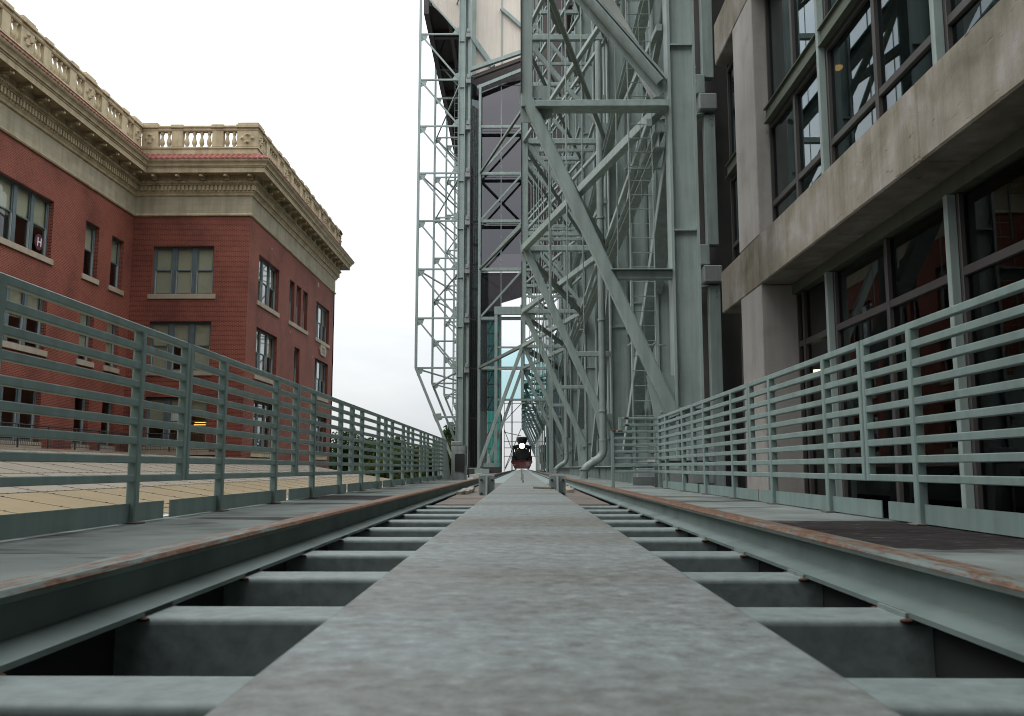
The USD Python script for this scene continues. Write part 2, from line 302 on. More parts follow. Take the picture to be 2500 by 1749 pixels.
def concrete_mat():
    n = {'g': ('geometry', {}), 'n': ('noise_texture', {'scale': 0.9, 'detail': 8.0, 'roughness': 0.6, 'distortion': 0.4}),
         'r': ('rgb_ramp', {'ramp': [(0.32, (0.155, 0.145, 0.115)), (0.45, (0.24, 0.225, 0.18)), (0.55, (0.29, 0.272, 0.235)), (0.68, (0.37, 0.36, 0.35))]}),
         'm': ('mapping', {'scale': (3.0, 3.0, 0.22)}), 'n2': ('noise_texture', {'scale': 1.0, 'detail': 6.0, 'roughness': 0.7}),
         'r2': ('rgb_ramp', {'ramp': [(0.34, (0.72, 0.70, 0.66)), (0.6, (1, 1, 1))]}), 'x': ('mix', {'mix_type': 'multiply', 'fac': 1.0}),
         'mp': ('mapping', {'scale': (3.0, 2.4, 13.0), 'rotation': (0.35, 0.0, 0.0)}), 'np': ('noise_texture', {'scale': 1.5, 'detail': 3.0, 'roughness': 0.5}),
         'rp': ('rgb_ramp', {'ramp': [(0.66, (1, 1, 1)), (0.71, (0.42, 0.40, 0.36))]}),
         'mk': ('noise_texture', {'scale': 0.35, 'detail': 1.0}), 'rk': ('rgb_ramp', {'ramp': [(0.54, (0, 0, 0)), (0.6, (1, 1, 1))]}),
         'y': ('mix', {'mix_type': 'multiply', 'fac': 0.0}), 
         'nb': ('noise_texture', {'scale': 9.0, 'detail': 9.0, 'roughness': 0.65}), 'ad': ('math', {'math_type': 'add'}), 'rb': ('rgb_ramp', {'ramp': [(0.66, (1, 1, 1)), (0.71, (0, 0, 0))]}),
         'b': ('bump', {'strength': 0.35, 'distance': 0.02}),
         'p': ('principled_bsdf', {'roughness': 0.85, 'specular_ior_level': 0.25})}
    l = [('g.position', 'n.vector'), ('n.fac', 'r.fac'), ('g.position', 'm.vector'), ('m.vector', 'n2.vector'), ('n2.fac', 'r2.fac'), ('r.color', 'x.color1'), ('r2.color', 'x.color2'),
         ('g.position', 'mp.vector'), ('mp.vector', 'np.vector'), ('np.fac', 'rp.fac'), ('g.position', 'mk.vector'), ('mk.fac', 'rk.fac'), ('rk.color', 'y.fac'), ('x.color', 'y.color1'), ('rp.color', 'y.color2'),
         ('y.color', 'p.base_color'), ('g.position', 'nb.vector'), ('nb.fac', 'ad.value1'), ('np.fac', 'rb.fac'), ('rb.color', 'ad.value2'), ('ad.value', 'b.height'), ('b.normal', 'p.normal')]
    return usdkit.material(stage, L + 'weathered_concrete', n, l, surface='p.BSDF')
M['concrete'] = concrete_mat()
M['pale_concrete'] = stone_mat('pale_column_concrete', (0.40, 0.385, 0.365), 0.12, False, 0.2)
def deck_mat():
    n = {'g': ('geometry', {}), 'n': ('noise_texture', {'scale': 2.2, 'detail': 8.0, 'roughness': 0.62}),
         'r': ('rgb_ramp', {'ramp': [(0.3, (0.125, 0.137, 0.127)), (0.5, (0.18, 0.203, 0.192)), (0.7, (0.225, 0.252, 0.238))]}),
         'm': ('mapping', {'scale': (0.55, 1.5, 1.0), 'location': (0.35, 0.62, 0.0)}), 'n2': ('noise_texture', {'scale': 0.8, 'detail': 7.0, 'roughness': 0.6, 'distortion': 0.8}),
         'r2': ('rgb_ramp', {'ramp': [(0.55, (1, 1, 1)), (0.62, (0.42, 0.38, 0.36))]}), 'x': ('mix', {'mix_type': 'multiply', 'fac': 1.0}),
         # two large oil-dark stains with ragged edges
         's': ('separate_xyz', {}), 'm3': ('mapping', {'scale': (1.2, 2.6, 1.0)}), 'n3': ('noise_texture', {'scale': 1.4, 'detail': 7.0, 'roughness': 0.6}),
         'a1': ('math', {'math_type': 'subtract', 'value2': 4.15}), 'b1': ('math', {'math_type': 'absolute'}), 'c1': ('math', {'math_type': 'subtract'}), 'd1': ('map_range', {'from_min': 0.30, 'from_max': 0.50, 'to_min': 1.0, 'to_max': 0.0, 'clamp': True}),
         'sx': ('map_range', {'from_min': 0.0, 'from_max': 0.1, 'to_min': 0.0, 'to_max': 0.97, 'clamp': True}), 'e1': ('math', {'math_type': 'multiply'}),
         'a2': ('math', {'math_type': 'subtract', 'value2': 8.9}), 'b2': ('math', {'math_type': 'absolute'}), 'c2': ('math', {'math_type': 'subtract'}), 'd2': ('map_range', {'from_min': 0.0, 'from_max': 0.3, 'to_min': 1.0, 'to_max': 0.0, 'clamp': True}),
         'sx2': ('map_range', {'from_min': -0.1, 'from_max': 0.0, 'to_min': 0.85, 'to_max': 0.0, 'clamp': True}), 'e2': ('math', {'math_type': 'multiply'}), 'mx': ('math', {'math_type': 'maximum'}),
         'y': ('mix', {'mix_type': 'mix'}), 'ns': ('noise_texture', {'scale': 9.0, 'detail': 6.0, 'roughness': 0.7}), 'rs': ('rgb_ramp', {'ramp': [(0.4, (0.020, 0.017, 0.017)), (0.58, (0.034, 0.030, 0.029)), (0.70, (0.10, 0.10, 0.096))]}),
         'nb': ('noise_texture', {'scale': 60.0, 'detail': 5.0}), 'b': ('bump', {'strength': 0.2, 'distance': 0.006}),
         'p': ('principled_bsdf', {'roughness': 0.95, 'specular_ior_level': 0.02})}
    l = [('g.position', 'n.vector'), ('n.fac', 'r.fac'), ('g.position', 'm.vector'), ('m.vector', 'n2.vector'), ('n2.fac', 'r2.fac'), ('r.color', 'x.color1'), ('r2.color', 'x.color2'),
         ('g.position', 's.vector'), ('g.position', 'm3.vector'), ('m3.vector', 'n3.vector'), ('s.y', 'a1.value1'), ('a1.value', 'b1.value1'), ('b1.value', 'c1.value1'), ('n3.fac', 'c1.value2'), ('c1.value', 'd1.value'), ('s.x', 'sx.value'), ('d1.result', 'e1.value1'), ('sx.result', 'e1.value2'),
         ('s.y', 'a2.value1'), ('a2.value', 'b2.value1'), ('b2.value', 'c2.value1'), ('n3.fac', 'c2.value2'), ('c2.value', 'd2.value'), ('s.x', 'sx2.value'), ('d2.result', 'e2.value1'), ('sx2.result', 'e2.value2'), ('e1.value', 'mx.value1'), ('e2.value', 'mx.value2'),
         ('mx.value', 'y.fac'), ('x.color', 'y.color1'), ('m3.vector', 'ns.vector'), ('ns.fac', 'rs.fac'), ('rs.color', 'y.color2'), ('y.color', 'p.base_color'),
         ('g.position', 'nb.vector'), ('nb.fac', 'b.height'), ('b.normal', 'p.normal')]
    return usdkit.material(stage, L + 'worn_deck_plate', n, l, surface='p.BSDF')
M['deck'] = deck_mat()
def beam_mat():
    n = {'g': ('geometry', {}), 'n': ('noise_texture', {'scale': 42.0, 'detail': 9.0, 'roughness': 0.7}),
         'r': ('rgb_ramp', {'ramp': [(0.3, (0.11, 0.118, 0.112)), (0.44, (0.165, 0.187, 0.18)), (0.57, (0.212, 0.25, 0.244)), (0.70, (0.30, 0.345, 0.338))]}),
         'm': ('mapping', {'scale': (0.35, 1.6, 1.0)}), 'n2': ('noise_texture', {'scale': 1.3, 'detail': 5.0, 'roughness': 0.6}),
         'r2': ('rgb_ramp', {'ramp': [(0.38, (0.76, 0.67, 0.61)), (0.55, (1, 1, 1))]}), 'x': ('mix', {'mix_type': 'multiply', 'fac': 1.0}),
         'n3': ('noise_texture', {'scale': 16.0, 'detail': 7.0, 'roughness': 0.72}), 'r3': ('rgb_ramp', {'ramp': [(0.36, (0.74, 0.67, 0.63)), (0.47, (1, 1, 1))]}), 'y': ('mix', {'mix_type': 'multiply', 'fac': 0.8}),
         'nb': ('noise_texture', {'scale': 150.0, 'detail': 6.0}), 'b': ('bump', {'strength': 0.15, 'distance': 0.003}),
         'p': ('principled_bsdf', {'roughness': 0.55, 'specular_ior_level': 0.35})}
    l = [('g.position', 'n.vector'), ('n.fac', 'r.fac'), ('g.position', 'm.vector'), ('m.vector', 'n2.vector'), ('n2.fac', 'r2.fac'), ('r.color', 'x.color1'), ('r2.color', 'x.color2'),
         ('g.position', 'n3.vector'), ('n3.fac', 'r3.fac'), ('x.color', 'y.color1'), ('r3.color', 'y.color2'), ('y.color', 'p.base_color'), ('g.position', 'nb.vector'), ('nb.fac', 'b.height'), ('b.normal', 'p.normal')]
    return usdkit.material(stage, L + 'mottled_beam_paint', n, l, surface='p.BSDF')
M['beam'] = beam_mat()
def rail_mat():
    # painted rail whose rubbed head has rusted (rust sits on the top band of the section, more of it further along)
    n = {'g': ('geometry', {}), 's': ('separate_xyz', {}), 'mr': ('map_range', {'from_min': -0.182, 'from_max': -0.170, 'to_min': 0.0, 'to_max': 1.0, 'clamp': True}),
         'my': ('map_range', {'from_min': 0.8, 'from_max': 5.5, 'to_min': -0.03, 'to_max': 0.22, 'clamp': True}),
         'm': ('mapping', {'scale': (34.0, 3.2, 34.0)}), 'n': ('noise_texture', {'scale': 1.6, 'detail': 9.0, 'roughness': 0.75}),
         'a': ('math', {'math_type': 'add'}), 'r': ('rgb_ramp', {'ramp': [(0.46, (0, 0, 0)), (0.56, (1, 1, 1))]}), 'ml': ('math', {'math_type': 'multiply'}),
         'n2': ('noise_texture', {'scale': 45.0, 'detail': 6.0}), 'rr': ('rgb_ramp', {'ramp': [(0.3, (0.070, 0.027, 0.012)), (0.5, (0.120, 0.050, 0.021)), (0.7, (0.19, 0.105, 0.055))]}),
         'n3': ('noise_texture', {'scale': 5.0, 'detail': 6.0}), 'rp': ('rgb_ramp', {'ramp': [(0.3, (0.095, 0.13, 0.12)), (0.6, (0.145, 0.19, 0.177))]}),
         'x': ('mix', {'mix_type': 'mix'}), 'b': ('bump', {'strength': 0.2, 'distance': 0.004}),
         'p': ('principled_bsdf', {'roughness': 0.6, 'specular_ior_level': 0.35})}
    l = [('g.position', 's.vector'), ('s.z', 'mr.value'), ('s.y', 'my.value'), ('g.position', 'm.vector'), ('m.vector', 'n.vector'), ('n.fac', 'a.value1'), ('my.result', 'a.value2'), ('a.value', 'r.fac'), ('r.color', 'ml.value1'), ('mr.result', 'ml.value2'),
         ('g.position', 'n2.vector'), ('n2.fac', 'rr.fac'), ('g.position', 'n3.vector'), ('n3.fac', 'rp.fac'), ('ml.value', 'x.fac'), ('rp.color', 'x.color1'), ('rr.color', 'x.color2'), ('x.color', 'p.base_color'), ('n2.fac', 'b.height'), ('b.normal', 'p.normal')]
    return usdkit.material(stage, L + 'rusted_rail', n, l, surface='p.BSDF')
M['rail'] = rail_mat()
def leaf_mat(name, col):
    c = np.array(col)
    n = {'g': ('geometry', {}), 'r': ('rgb_ramp', {'ramp': [(0.0, tuple(c * 0.55)), (0.5, tuple(c)), (1.0, tuple(c * np.array([1.7, 1.5, 1.1])))]}),
         'd': ('diffuse_bsdf', {}), 't': ('translucent_bsdf', {}), 'm': ('mix_closure', {'fac': 0.3})}
    l = [('g.random_per_island', 'r.fac'), ('r.color', 'd.color'), ('r.color', 't.color'), ('d.BSDF', 'm.closure1'), ('t.BSDF', 'm.closure2')]
    return usdkit.material(stage, L + name, n, l, surface='m.closure')
M['leaf'] = leaf_mat('dark_leaf', (0.05, 0.085, 0.036)); M['leaf2'] = leaf_mat('olive_leaf', (0.085, 0.115, 0.04))
def roof_mat(name, col):
    c = np.array(col)
    n = {'g': ('geometry', {}), 'o': ('object_info', {}), 'n': ('noise_texture', {'scale': 0.8, 'detail': 6.0, 'roughness': 0.6}),
         'm': ('mapping', {'scale': (0.4, 5.0, 1.0)}), 'n2': ('noise_texture', {'scale': 1.5, 'detail': 5.0}),
         'r': ('rgb_ramp', {'ramp': [(0.3, tuple(c * 0.86)), (0.6, tuple(c)), (0.8, tuple(c * 1.08))]}), 'r2': ('rgb_ramp', {'ramp': [(0.35, (0.86, 0.85, 0.82)), (0.6, (1, 1, 1))]}),
         'x': ('mix', {'mix_type': 'multiply', 'fac': 1.0}), 'p': ('principled_bsdf', {'roughness': 0.6, 'specular_ior_level': 0.35})}
    l = [('g.position', 'n.vector'), ('n.fac', 'r.fac'), ('g.position', 'm.vector'), ('m.vector', 'n2.vector'), ('n2.fac', 'r2.fac'), ('r.color', 'x.color1'), ('r2.color', 'x.color2'), ('x.color', 'p.base_color')]
    return usdkit.material(stage, L + name, n, l, surface='p.BSDF')
M['roof_tan'] = roof_mat('tan_roof_panel', (0.255, 0.198, 0.108)); M['roof_pink'] = roof_mat('pinkish_roof_panel', (0.26, 0.228, 0.18))
M['seam'] = plain('dark_roof_seam', (0.07, 0.058, 0.045), 0.8)

# ------------------------------------------------------------------ ground
g = MB().box(-600, 600, -300, 900, -10.2, -10.0).build('ground', M['asphalt']); tag(g, 'grey street level far below the raised track', 'ground', kind='structure')

# ================================================================== THE TRACK
ZD = -0.295                                                            # walkway surface
RAIL_END = 108.0
def deck(x0, x1, label, seed):
    r = random.Random(seed)
    t = thing('walkway', label, 'walkway', kind='structure')
    y = -3.0
    while y < 58:
        ln = 1.22
        dz = r.uniform(-0.003, 0.0)
        MB().cbox(x0, x1, y + 0.004, y + ln - 0.004, ZD - 0.05, ZD + dz, 0.004).build('deck_plate', M['deck'], t)
        y += ln
    MB().box(x0 + 0.02, x1 - 0.02, -3, 58, ZD - 0.35, ZD - 0.055).build('deck_girder', M['steel_far'], t)
    return t
deck(-2.17, -0.775, 'worn grey walkway of plates between the left railing and rail', 1)
deck(0.775, 2.17, 'stained grey walkway of plates between the right rail and railing', 2)
MB().box(-2.25, -2.175, -3, 58, ZD - 0.42, ZD + 0.004).build('deck_edge_angle', M['white_paint'], stage.GetPrimAtPath('/World/walkway'))

# running rails: head, web and foot as one rolled section
def rail_sec(sx):
    head_in, head_out, web, foot_in, foot_out = -0.034, 0.034, 0.0, -0.078, 0.078
    s = [(-0.078, -0.255), (0.078, -0.255), (0.078, -0.246), (0.012, -0.236), (0.009, -0.225), (0.009, -0.19), (0.034, -0.182), (0.036, -0.172), (0.030, -0.164), (0.0, -0.162), (-0.030, -0.164), (-0.036, -0.172), (-0.034, -0.182), (-0.009, -0.19), (-0.009, -0.225), (-0.012, -0.236), (-0.078, -0.246)]
    return np.array(s)
def rail(xc, label):
    v, f = prism(rail_sec(1), (xc, -2.5, 0), (xc, RAIL_END + 8, 0), np.array([1.0, 0, 0]), np.array([0, 0, 1.0]))
    # prism's winding assumes u x w along the sweep; here it runs along -y
    tag(MB().add((v, f[:, ::-1])).build('track_rail', M['rail'], smooth=35), label, 'rail', 'rails of the track')
rail(-0.731, 'steel rail with rusty head left of the central beam'); rail(0.741, 'steel rail with rusty head right of the central beam')

# central box beam with rounded edges
def round_sec(a0_, a1_, b0_, b1_, r, n=5):
    """Rounded rectangle with an extra point on each flat, so that the flats shade flat."""
    pts, e = [], r * 0.12
    for ca, cb_, t0 in ((a1_ - r, b1_ - r, 0), (a0_ + r, b1_ - r, PI / 2), (a0_ + r, b0_ + r, PI), (a1_ - r, b0_ + r, 1.5 * PI)):
        for k in range(n + 1):
            t_ = t0 + k * PI / 2 / n; p = np.array((ca + r * math.cos(t_), cb_ + r * math.sin(t_)))
            tan = np.array((-math.sin(t_), math.cos(t_)))
            if k == 0: pts.append(p - tan * e)
            pts.append(p)
            if k == n: pts.append(p + tan * e)
    return np.array(pts)
def rbox_y(x0, x1, z0, z1, y0, y1, r, n=5):
    pts = round_sec(x0, x1, z0, z1, r, n)
    v, f = prism(np.array(pts), (0, y0, 0), (0, y1, 0), np.array([1.0, 0, 0]), np.array([0, 0, 1.0]))
    return v, f[:, ::-1]
tb = thing('track_beam', 'broad grey steel beam running down the middle of the track', 'beam')
_y = -2.0
for ln in (4.75, 3.95, 4.0, 6.0, 12.0, 24.0, 47.0):
    MB().add(rbox_y(-0.2125, 0.2535, -0.62, -0.160, _y, _y + ln - 0.004, 0.009)).build('beam_length', M['beam'], tb, smooth=40); _y += ln

# square cross ties, left and right halves are one tie passing under the beam
def rbar_x(x0, x1, y0, y1, z0, z1, r, n=4):
    pts = round_sec(y0, y1, z0, z1, r, n)
    return prism(np.array(pts), (x0, 0, 0), (x1, 0, 0), np.array([0, 1.0, 0]), np.array([0, 0, 1.0]))
ORD = ['first', 'second', 'third', 'fourth', 'fifth', 'sixth', 'seventh', 'eighth', 'ninth', 'tenth', 'eleventh', 'twelfth']
NT = 10
tie0 = None
for k in range(NT):
    y = 0.99 + 0.551 * k; lab = '%s square steel cross tie from the camera between the rails' % ORD[k]
    if tie0 is None:
        tie0 = thing('cross_tie', lab, 'cross tie', (0, y, 0), 0, 'steel cross ties under the track')
        MB().add(rbar_x(-0.699, -0.2135, 0, 0.14, -0.43, -0.256, 0.0115)).build('tie_half', M['tie'], tie0, smooth=40)
        MB().add(rbar_x(0.2545, 0.699, 0, 0.14, -0.43, -0.256, 0.0115)).build('tie_half', M['tie'], tie0, smooth=40)
        for s, xx in ((-1, -0.675), (1, 0.678)):
            MB().box(xx - 0.02, xx + 0.022, 0.01, 0.13, -0.258, -0.2475).build('weld_pad', M['tie'], tie0)
            for yy_, q in ((0.0, 1.0), (0.137, 0.6)):
                m = trimesh.creation.icosphere(1, 1.0); m.apply_scale((0.013 * q, 0.006, 0.004)); m.apply_translation((xx + s * -0.022, yy_, -0.2585)); MB().add(m).build('rust_scab', M['rust'], tie0)
    else: copy_of(tie0, 'cross_tie', lab, 'cross tie', (0, y, 0), 0, 'steel cross ties under the track')
# brown cover plates that follow the ties
r = random.Random(5)
cp = thing('track_cover', 'weathered brown cover plates between rails beyond the cross ties', 'cover plates', kind='structure')
y = 6.46
while y < 15:
    ln = r.choice((0.75, 0.95, 1.1))
    for x0, x1 in ((-0.64, -0.2135), (0.2545, 0.645)):
        MB().cbox(x0, x1, y + 0.006, y + ln, -0.275, -0.262 + r.uniform(-0.003, 0.003), 0.003).build('cover_plate', M['brown_dirt'], cp)
    y += ln
for x0, x1 in ((-0.64, -0.2135), (0.2545, 0.645)): MB().box(x0, x1, 15, RAIL_END, -0.29, -0.262).build('cover_plate', M['steel'], cp)
# dark pit below: longitudinal girders and floor
pit = thing('track_trough', 'dark trough and girders below the cross ties', 'trough', kind='structure')
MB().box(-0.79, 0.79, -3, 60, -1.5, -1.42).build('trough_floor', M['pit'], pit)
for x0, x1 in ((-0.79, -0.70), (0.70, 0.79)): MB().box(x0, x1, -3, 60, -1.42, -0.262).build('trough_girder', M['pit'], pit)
MB().box(-0.69, 0.69, -3.1, -3.0, -1.42, -0.2).build('trough_end', M['pit'], pit)

# bracket plates beside the beam, bolted
def stop_bracket(x0, x1, label):
    t = thing('bolted_bracket', label, 'bracket', ((x0 + x1) / 2, 8.5, -0.262), group='bolted brackets on either side of the beam')
    w = (x1 - x0) / 2
    MB().cbox(-w, w, 0, 0.02, 0, 0.195, 0.003).build('plate', M['steel'], t)
    MB().add(plate(Polygon([(-0.10, 0), (0, 0), (0, 0.185), (-0.02, 0.185)]), 'x', -0.009, 0.009)).build('stiffener', M['grey_paint'], t)
    for xx in (-w * 0.68, w * 0.68):
        for zz in (0.15, 0.02): MB().add(lathe([(0.013, 0), (0.013, 0.012), (0.008, 0.018)], 6, 'y', (xx, 0.0, zz))).build('bolt', M['dark_steel'], t)
    MB().box(-w, w, 0.02, 0.22, 0.0, 0.015).build('base', M['steel'], t)
stop_bracket(-0.415, -0.262, 'sage green bolted bracket plate left of the central beam'); stop_bracket(0.262, 0.422, 'sage green bolted bracket plate right of the central beam')
for k, (yy, hh) in enumerate(((9.7, 0.10), (11.6, 0.16))):
    tag(MB().add(lathe([(0.012, 0), (0.012, hh * 0.3), (0.007, hh * 0.32), (0.007, hh)], 8, 'z', (0.01 - 0.012 * k, yy, -0.16))).build('locating_pin', M['galv']), ('shorter nearer' if k == 0 else 'taller farther') + ' thin steel pin standing on the central beam', 'pin')
tag(MB().bar((0.10, 6.9, -0.152), (0.235, 6.72, -0.152), 0.03, 0.014).build('loose_wedge', M['brown_dirt']), 'small dark wedge lying on the right edge of beam', 'wedge')
for sx, lab in ((-1, 'left'), (1, 'right')):
    t = thing('timber_packing', 'loose grey timber packing beside the %s rail' % lab, 'timber')
    rr = random.Random(11 + sx)
    for k in range(6):
        xx = sx * rr.uniform(0.50, 0.62); yy = rr.uniform(8.6, 10.6)
        MB().bar((xx, yy, -0.245), (xx + rr.uniform(-0.04, 0.04), yy + rr.uniform(0.25, 0.6), -0.24 + rr.uniform(0, 0.015)), rr.uniform(0.04, 0.08), 0.03).build('timber_piece', M['wood'], t)

# ================================================================== RAILINGS
def railing_parts(t, side, sec=2.68):
    # section runs along +y, centred on its local origin at deck level; inner face x = 0 towards the track
    h = sec / 2 - 0.012
    for k in range(9):
        z = 1.049 - 0.1012 * k
        MB().bar((0, -h, z), (0, h, z), 0.040, 0.040, 0.004).build('rail', M['fence'], t)
    for s in (-1, 1):
        MB().bar((0, s * 0.665, 0.0), (0, s * 0.665, 1.031), 0.054, 0.054, 0.007).build('post', M['fence'], t)
        MB().bar((0, s * (h - 0.02), 0.221), (0, s * (h - 0.02), 1.068), 0.046, 0.046, 0.006).build('end_post', M['fence'], t)
        MB().cbox(-0.055, 0.055, s * 0.665 - 0.055, s * 0.665 + 0.055, 0.0, 0.009, 0.002).build('foot_plate', M['brown_dirt'], t)
    MB().box(min(0.003 * side, 0.010 * side), max(0.003 * side, 0.010 * side), -h - 0.165, h - 0.235, 0.006, 0.107).build('toe_board', M['fence'], t)
def railing_row(x, y0, n, side, face):
    first = None
    for k in range(n):
        lab = '%s pale green railing section from the camera on the %s' % (ORD[k], side)
        loc = (x, y0 + 2.68 * k, ZD)
        if first is None:
            first = thing('railing_section', lab, 'railing', loc, 0, 'railing sections along the %s walkway' % side); railing_parts(first, face)
        else: copy_of(first, 'railing_section', lab, 'railing', loc, 0, 'railing sections along the %s walkway' % side)
railing_row(-2.09, 5.40 - 1.34 - 2.68, 9, 'left', -1)
railing_row(2.09, 5.33 - 1.34 - 2.68, 5, 'right', 1)
# gate-like return panel closing the right walkway
t = thing('railing_gate', 'pale green stepped railing panel across the right walkway with rust spots', 'railing', (0, 13.42, ZD))
for k in range(9):
    z = 1.049 - 0.1012 * k
    MB().bar((1.49 if k < 2 else 1.37, 0, z), (2.11, 0, z), 0.035, 0.040, 0.005).build('rail', M['fence'], t)
for x, z0, z1 in ((1.385, 0, 0.87), (1.505, 0.83, 1.068), (2.10, 0, 1.068), (1.70, 0.22, 1.05)):
    MB().bar((x, 0.0, z0), (x, 0.0, z1), 0.05 if x != 1.70 else 0.022, 0.05 if x != 1.70 else 0.022, 0.006).build('post', M['fence'], t)
for x, z in ((1.60, 1.062), (1.61, 0.952), (1.50, 0.862), (1.40, 0.868)):
    m = trimesh.creation.icosphere(1, 1.0); m.apply_scale((0.04, 0.021, 0.016)); m.apply_translation((x, -0.012, z - 0.006)); MB().add(m).build('rust_patch', M['rust'], t)

# ================================================================== TAN ROOF ON THE LEFT
rf = thing('low_roofed_shed', 'long low shed with sloping tan panel roof left of the railing', 'building')
SL = 0.163
def rz(ax): return 0.50 - SL * (15.0 - ax)                             # height of the roof at |x|
rows = [15.3, 13.24, 11.20, 9.16, 7.12, 5.08, 2.62]
ys = np.arange(-4.70, 54.2, 1.65)
xs_, ks = math.sqrt(1 + SL * SL), 0
for i in range(len(rows) - 1):
    a, b = rows[i], rows[i + 1]
    for j in range(len(ys) - 1):
        g_ = 0.013
        v, f = boxm(-a + g_, -b - g_, ys[j] + g_, ys[j + 1] - g_, -0.03, 0.0)
        v = v.copy(); v[:, 2] += rz(-v[:, 0])
        if rr.random() < 0.3: v[:, 2] += rr.uniform(-0.004, 0.004)
        MB().add((v, f)).build('roof_panel', M['roof_tan'] if i >= 2 and (a < 10 or j < 12) else M['roof_pink'], rf)
v, f = boxm(-15.5, -2.6, ys[0], ys[-1], -0.12, -0.035); v = v.copy(); v[:, 2] += rz(-v[:, 0])
MB().add((v, f)).build('roof_sheathing', M['seam'], rf)
dots = MB()
for i in range(len(rows)):
    for y in np.arange(-4.5, 54, 0.33): dots.box(-rows[i] - 0.012, -rows[i] + 0.012, y, y + 0.03, rz(rows[i]) - 0.02, rz(rows[i]) + 0.014)
for y in ys:
    for a in np.arange(2.8, 15.2, 0.51): dots.box(-a - 0.018, -a + 0.018, y - 0.012, y + 0.012, rz(a) - 0.02, rz(a) + 0.014)
tag(dots.build('roof_fastener', M['seam'], rf), kind='stuff')
for i in range(len(rows)):
    v, f = boxm(-rows[i] - 0.014, -rows[i] + 0.014, ys[0], ys[-1], -0.034, 0.006); v = v.copy(); v[:, 2] += rz(-v[:, 0]); MB().add((v, f)).build('seam_strip', M['seam'], rf)
for y in ys:
    v, f = boxm(-15.3, -2.62, y - 0.012, y + 0.012, -0.034, 0.005); v = v.copy(); v[:, 2] += rz(-v[:, 0]); MB().add((v, f)).build('seam_strip', M['seam'], rf)
MB().box(-2.9, -2.65, ys[0], ys[-1], -10, rz(2.7) - 0.14).build('shed_wall', M['cream'], rf)
MB().add(plate(Polygon([(-15.3, -10), (-2.65, -10), (-2.65, rz(2.65) - 0.13), (-15.3, rz(15.3) - 0.13)]), 'y', ys[-1] - 0.2, ys[-1] - 0.02)).build('shed_gable', M['cream'], rf)

# ================================================================== RED BRICK BUILDING
XL, XR, DM, D2, YS = -22.0, -15.36, 48.0, 70.5, 8.0
ZB, ZT = 0.55, 14.18
bb = thing('brick_building', 'red brick building with limestone cornice, balustrade and sash windows', 'building')
FL = [(9.68, 12.44), (5.36, 8.14), (1.16, 3.90)]
mid_o = [(-20.81, -17.34, z0, z1) for z0, z1 in FL]
left_o, right_o = [], []
for z0, z1 in FL:
    left_o += [(34.2, 39.68, z0, z1), (42.74, 44.14, z0, z1), (45.56, 46.98, z0, z1), (24.0, 29.5, z0, z1), (30.9, 32.3, z0, z1)]
    right_o += [(49.88, 54.16, z0, z1), (64.28, 68.68, z0, z1)]
slots = [(56.72, 57.95), (58.5, 59.75), (60.3, 61.6)]
right_o += [(a, b, FL[0][0], FL[0][1]) for a, b in slots] + [(58.4, 59.8, FL[1][0], FL[1][1]), (58.4, 59.8, FL[2][0], FL[2][1])]
def wall_poly(a, b, holes, zb=-10.0, zt=ZT):
    p = sbox(a, zb, b, zt)
    for h in holes: p = p.difference(sbox(h[0], h[2], h[1], h[3]))
    return p
MB().add(plate(wall_poly(YS, DM + 0.4, left_o), 'x', XL - 0.4, XL)).build('brick_wall', M['brick'], bb)
MB().add(plate(wall_poly(XL, XR, mid_o), 'y', DM, DM + 0.4)).build('brick_wall', M['brick'], bb)
MB().add(plate(wall_poly(DM + 0.4, D2, right_o), 'x', XR - 0.4, XR)).build('brick_wall', M['brick'], bb)
MB().box(-38, XR, D2 - 0.4, D2 - 0.002, -10, ZT).build('brick_wall', M['brick'], bb)
MB().box(-38, XL - 0.4, YS, YS + 0.4, -10, ZT).build('brick_wall', M['brick'], bb)
MB().box(-38, -37.6, YS + 0.4, D2 - 0.4, -10, ZT).build('brick_wall', M['brick'], bb)
MB().add(plate(Polygon([(-38, YS), (XL - 0.02, YS), (XL - 0.02, DM + 0.02), (XR - 0.02, DM + 0.02), (XR - 0.02, D2), (-38, D2)]), 'z', 17.3, 17.6)).build('roof_deck', M['seam'], bb)
room = paint('warm_room_wall', (0.30, 0.25, 0.17), 0.8, 0.15, 0.5, 0.0)
MB().box(XL - 2.6, XL - 2.5, YS + 0.5, DM - 2, -2, 14).box(XL + 0.0, XR - 0.6, DM + 2.5, DM + 2.6, -2, 14).box(XR - 3.0, XR - 2.9, DM + 3, D2 - 0.6, -2, 14).build('room_partition', room, bb)
for zf in (-0.2, 4.3, 8.6, 13.0):
    MB().box(-37, XL - 0.42, YS + 0.5, D2 - 0.5, zf, zf + 0.25).box(XL - 0.42, XR - 0.42, DM + 0.42, D2 - 0.5, zf, zf + 0.25).build('floor_slab', M['interior'], bb)

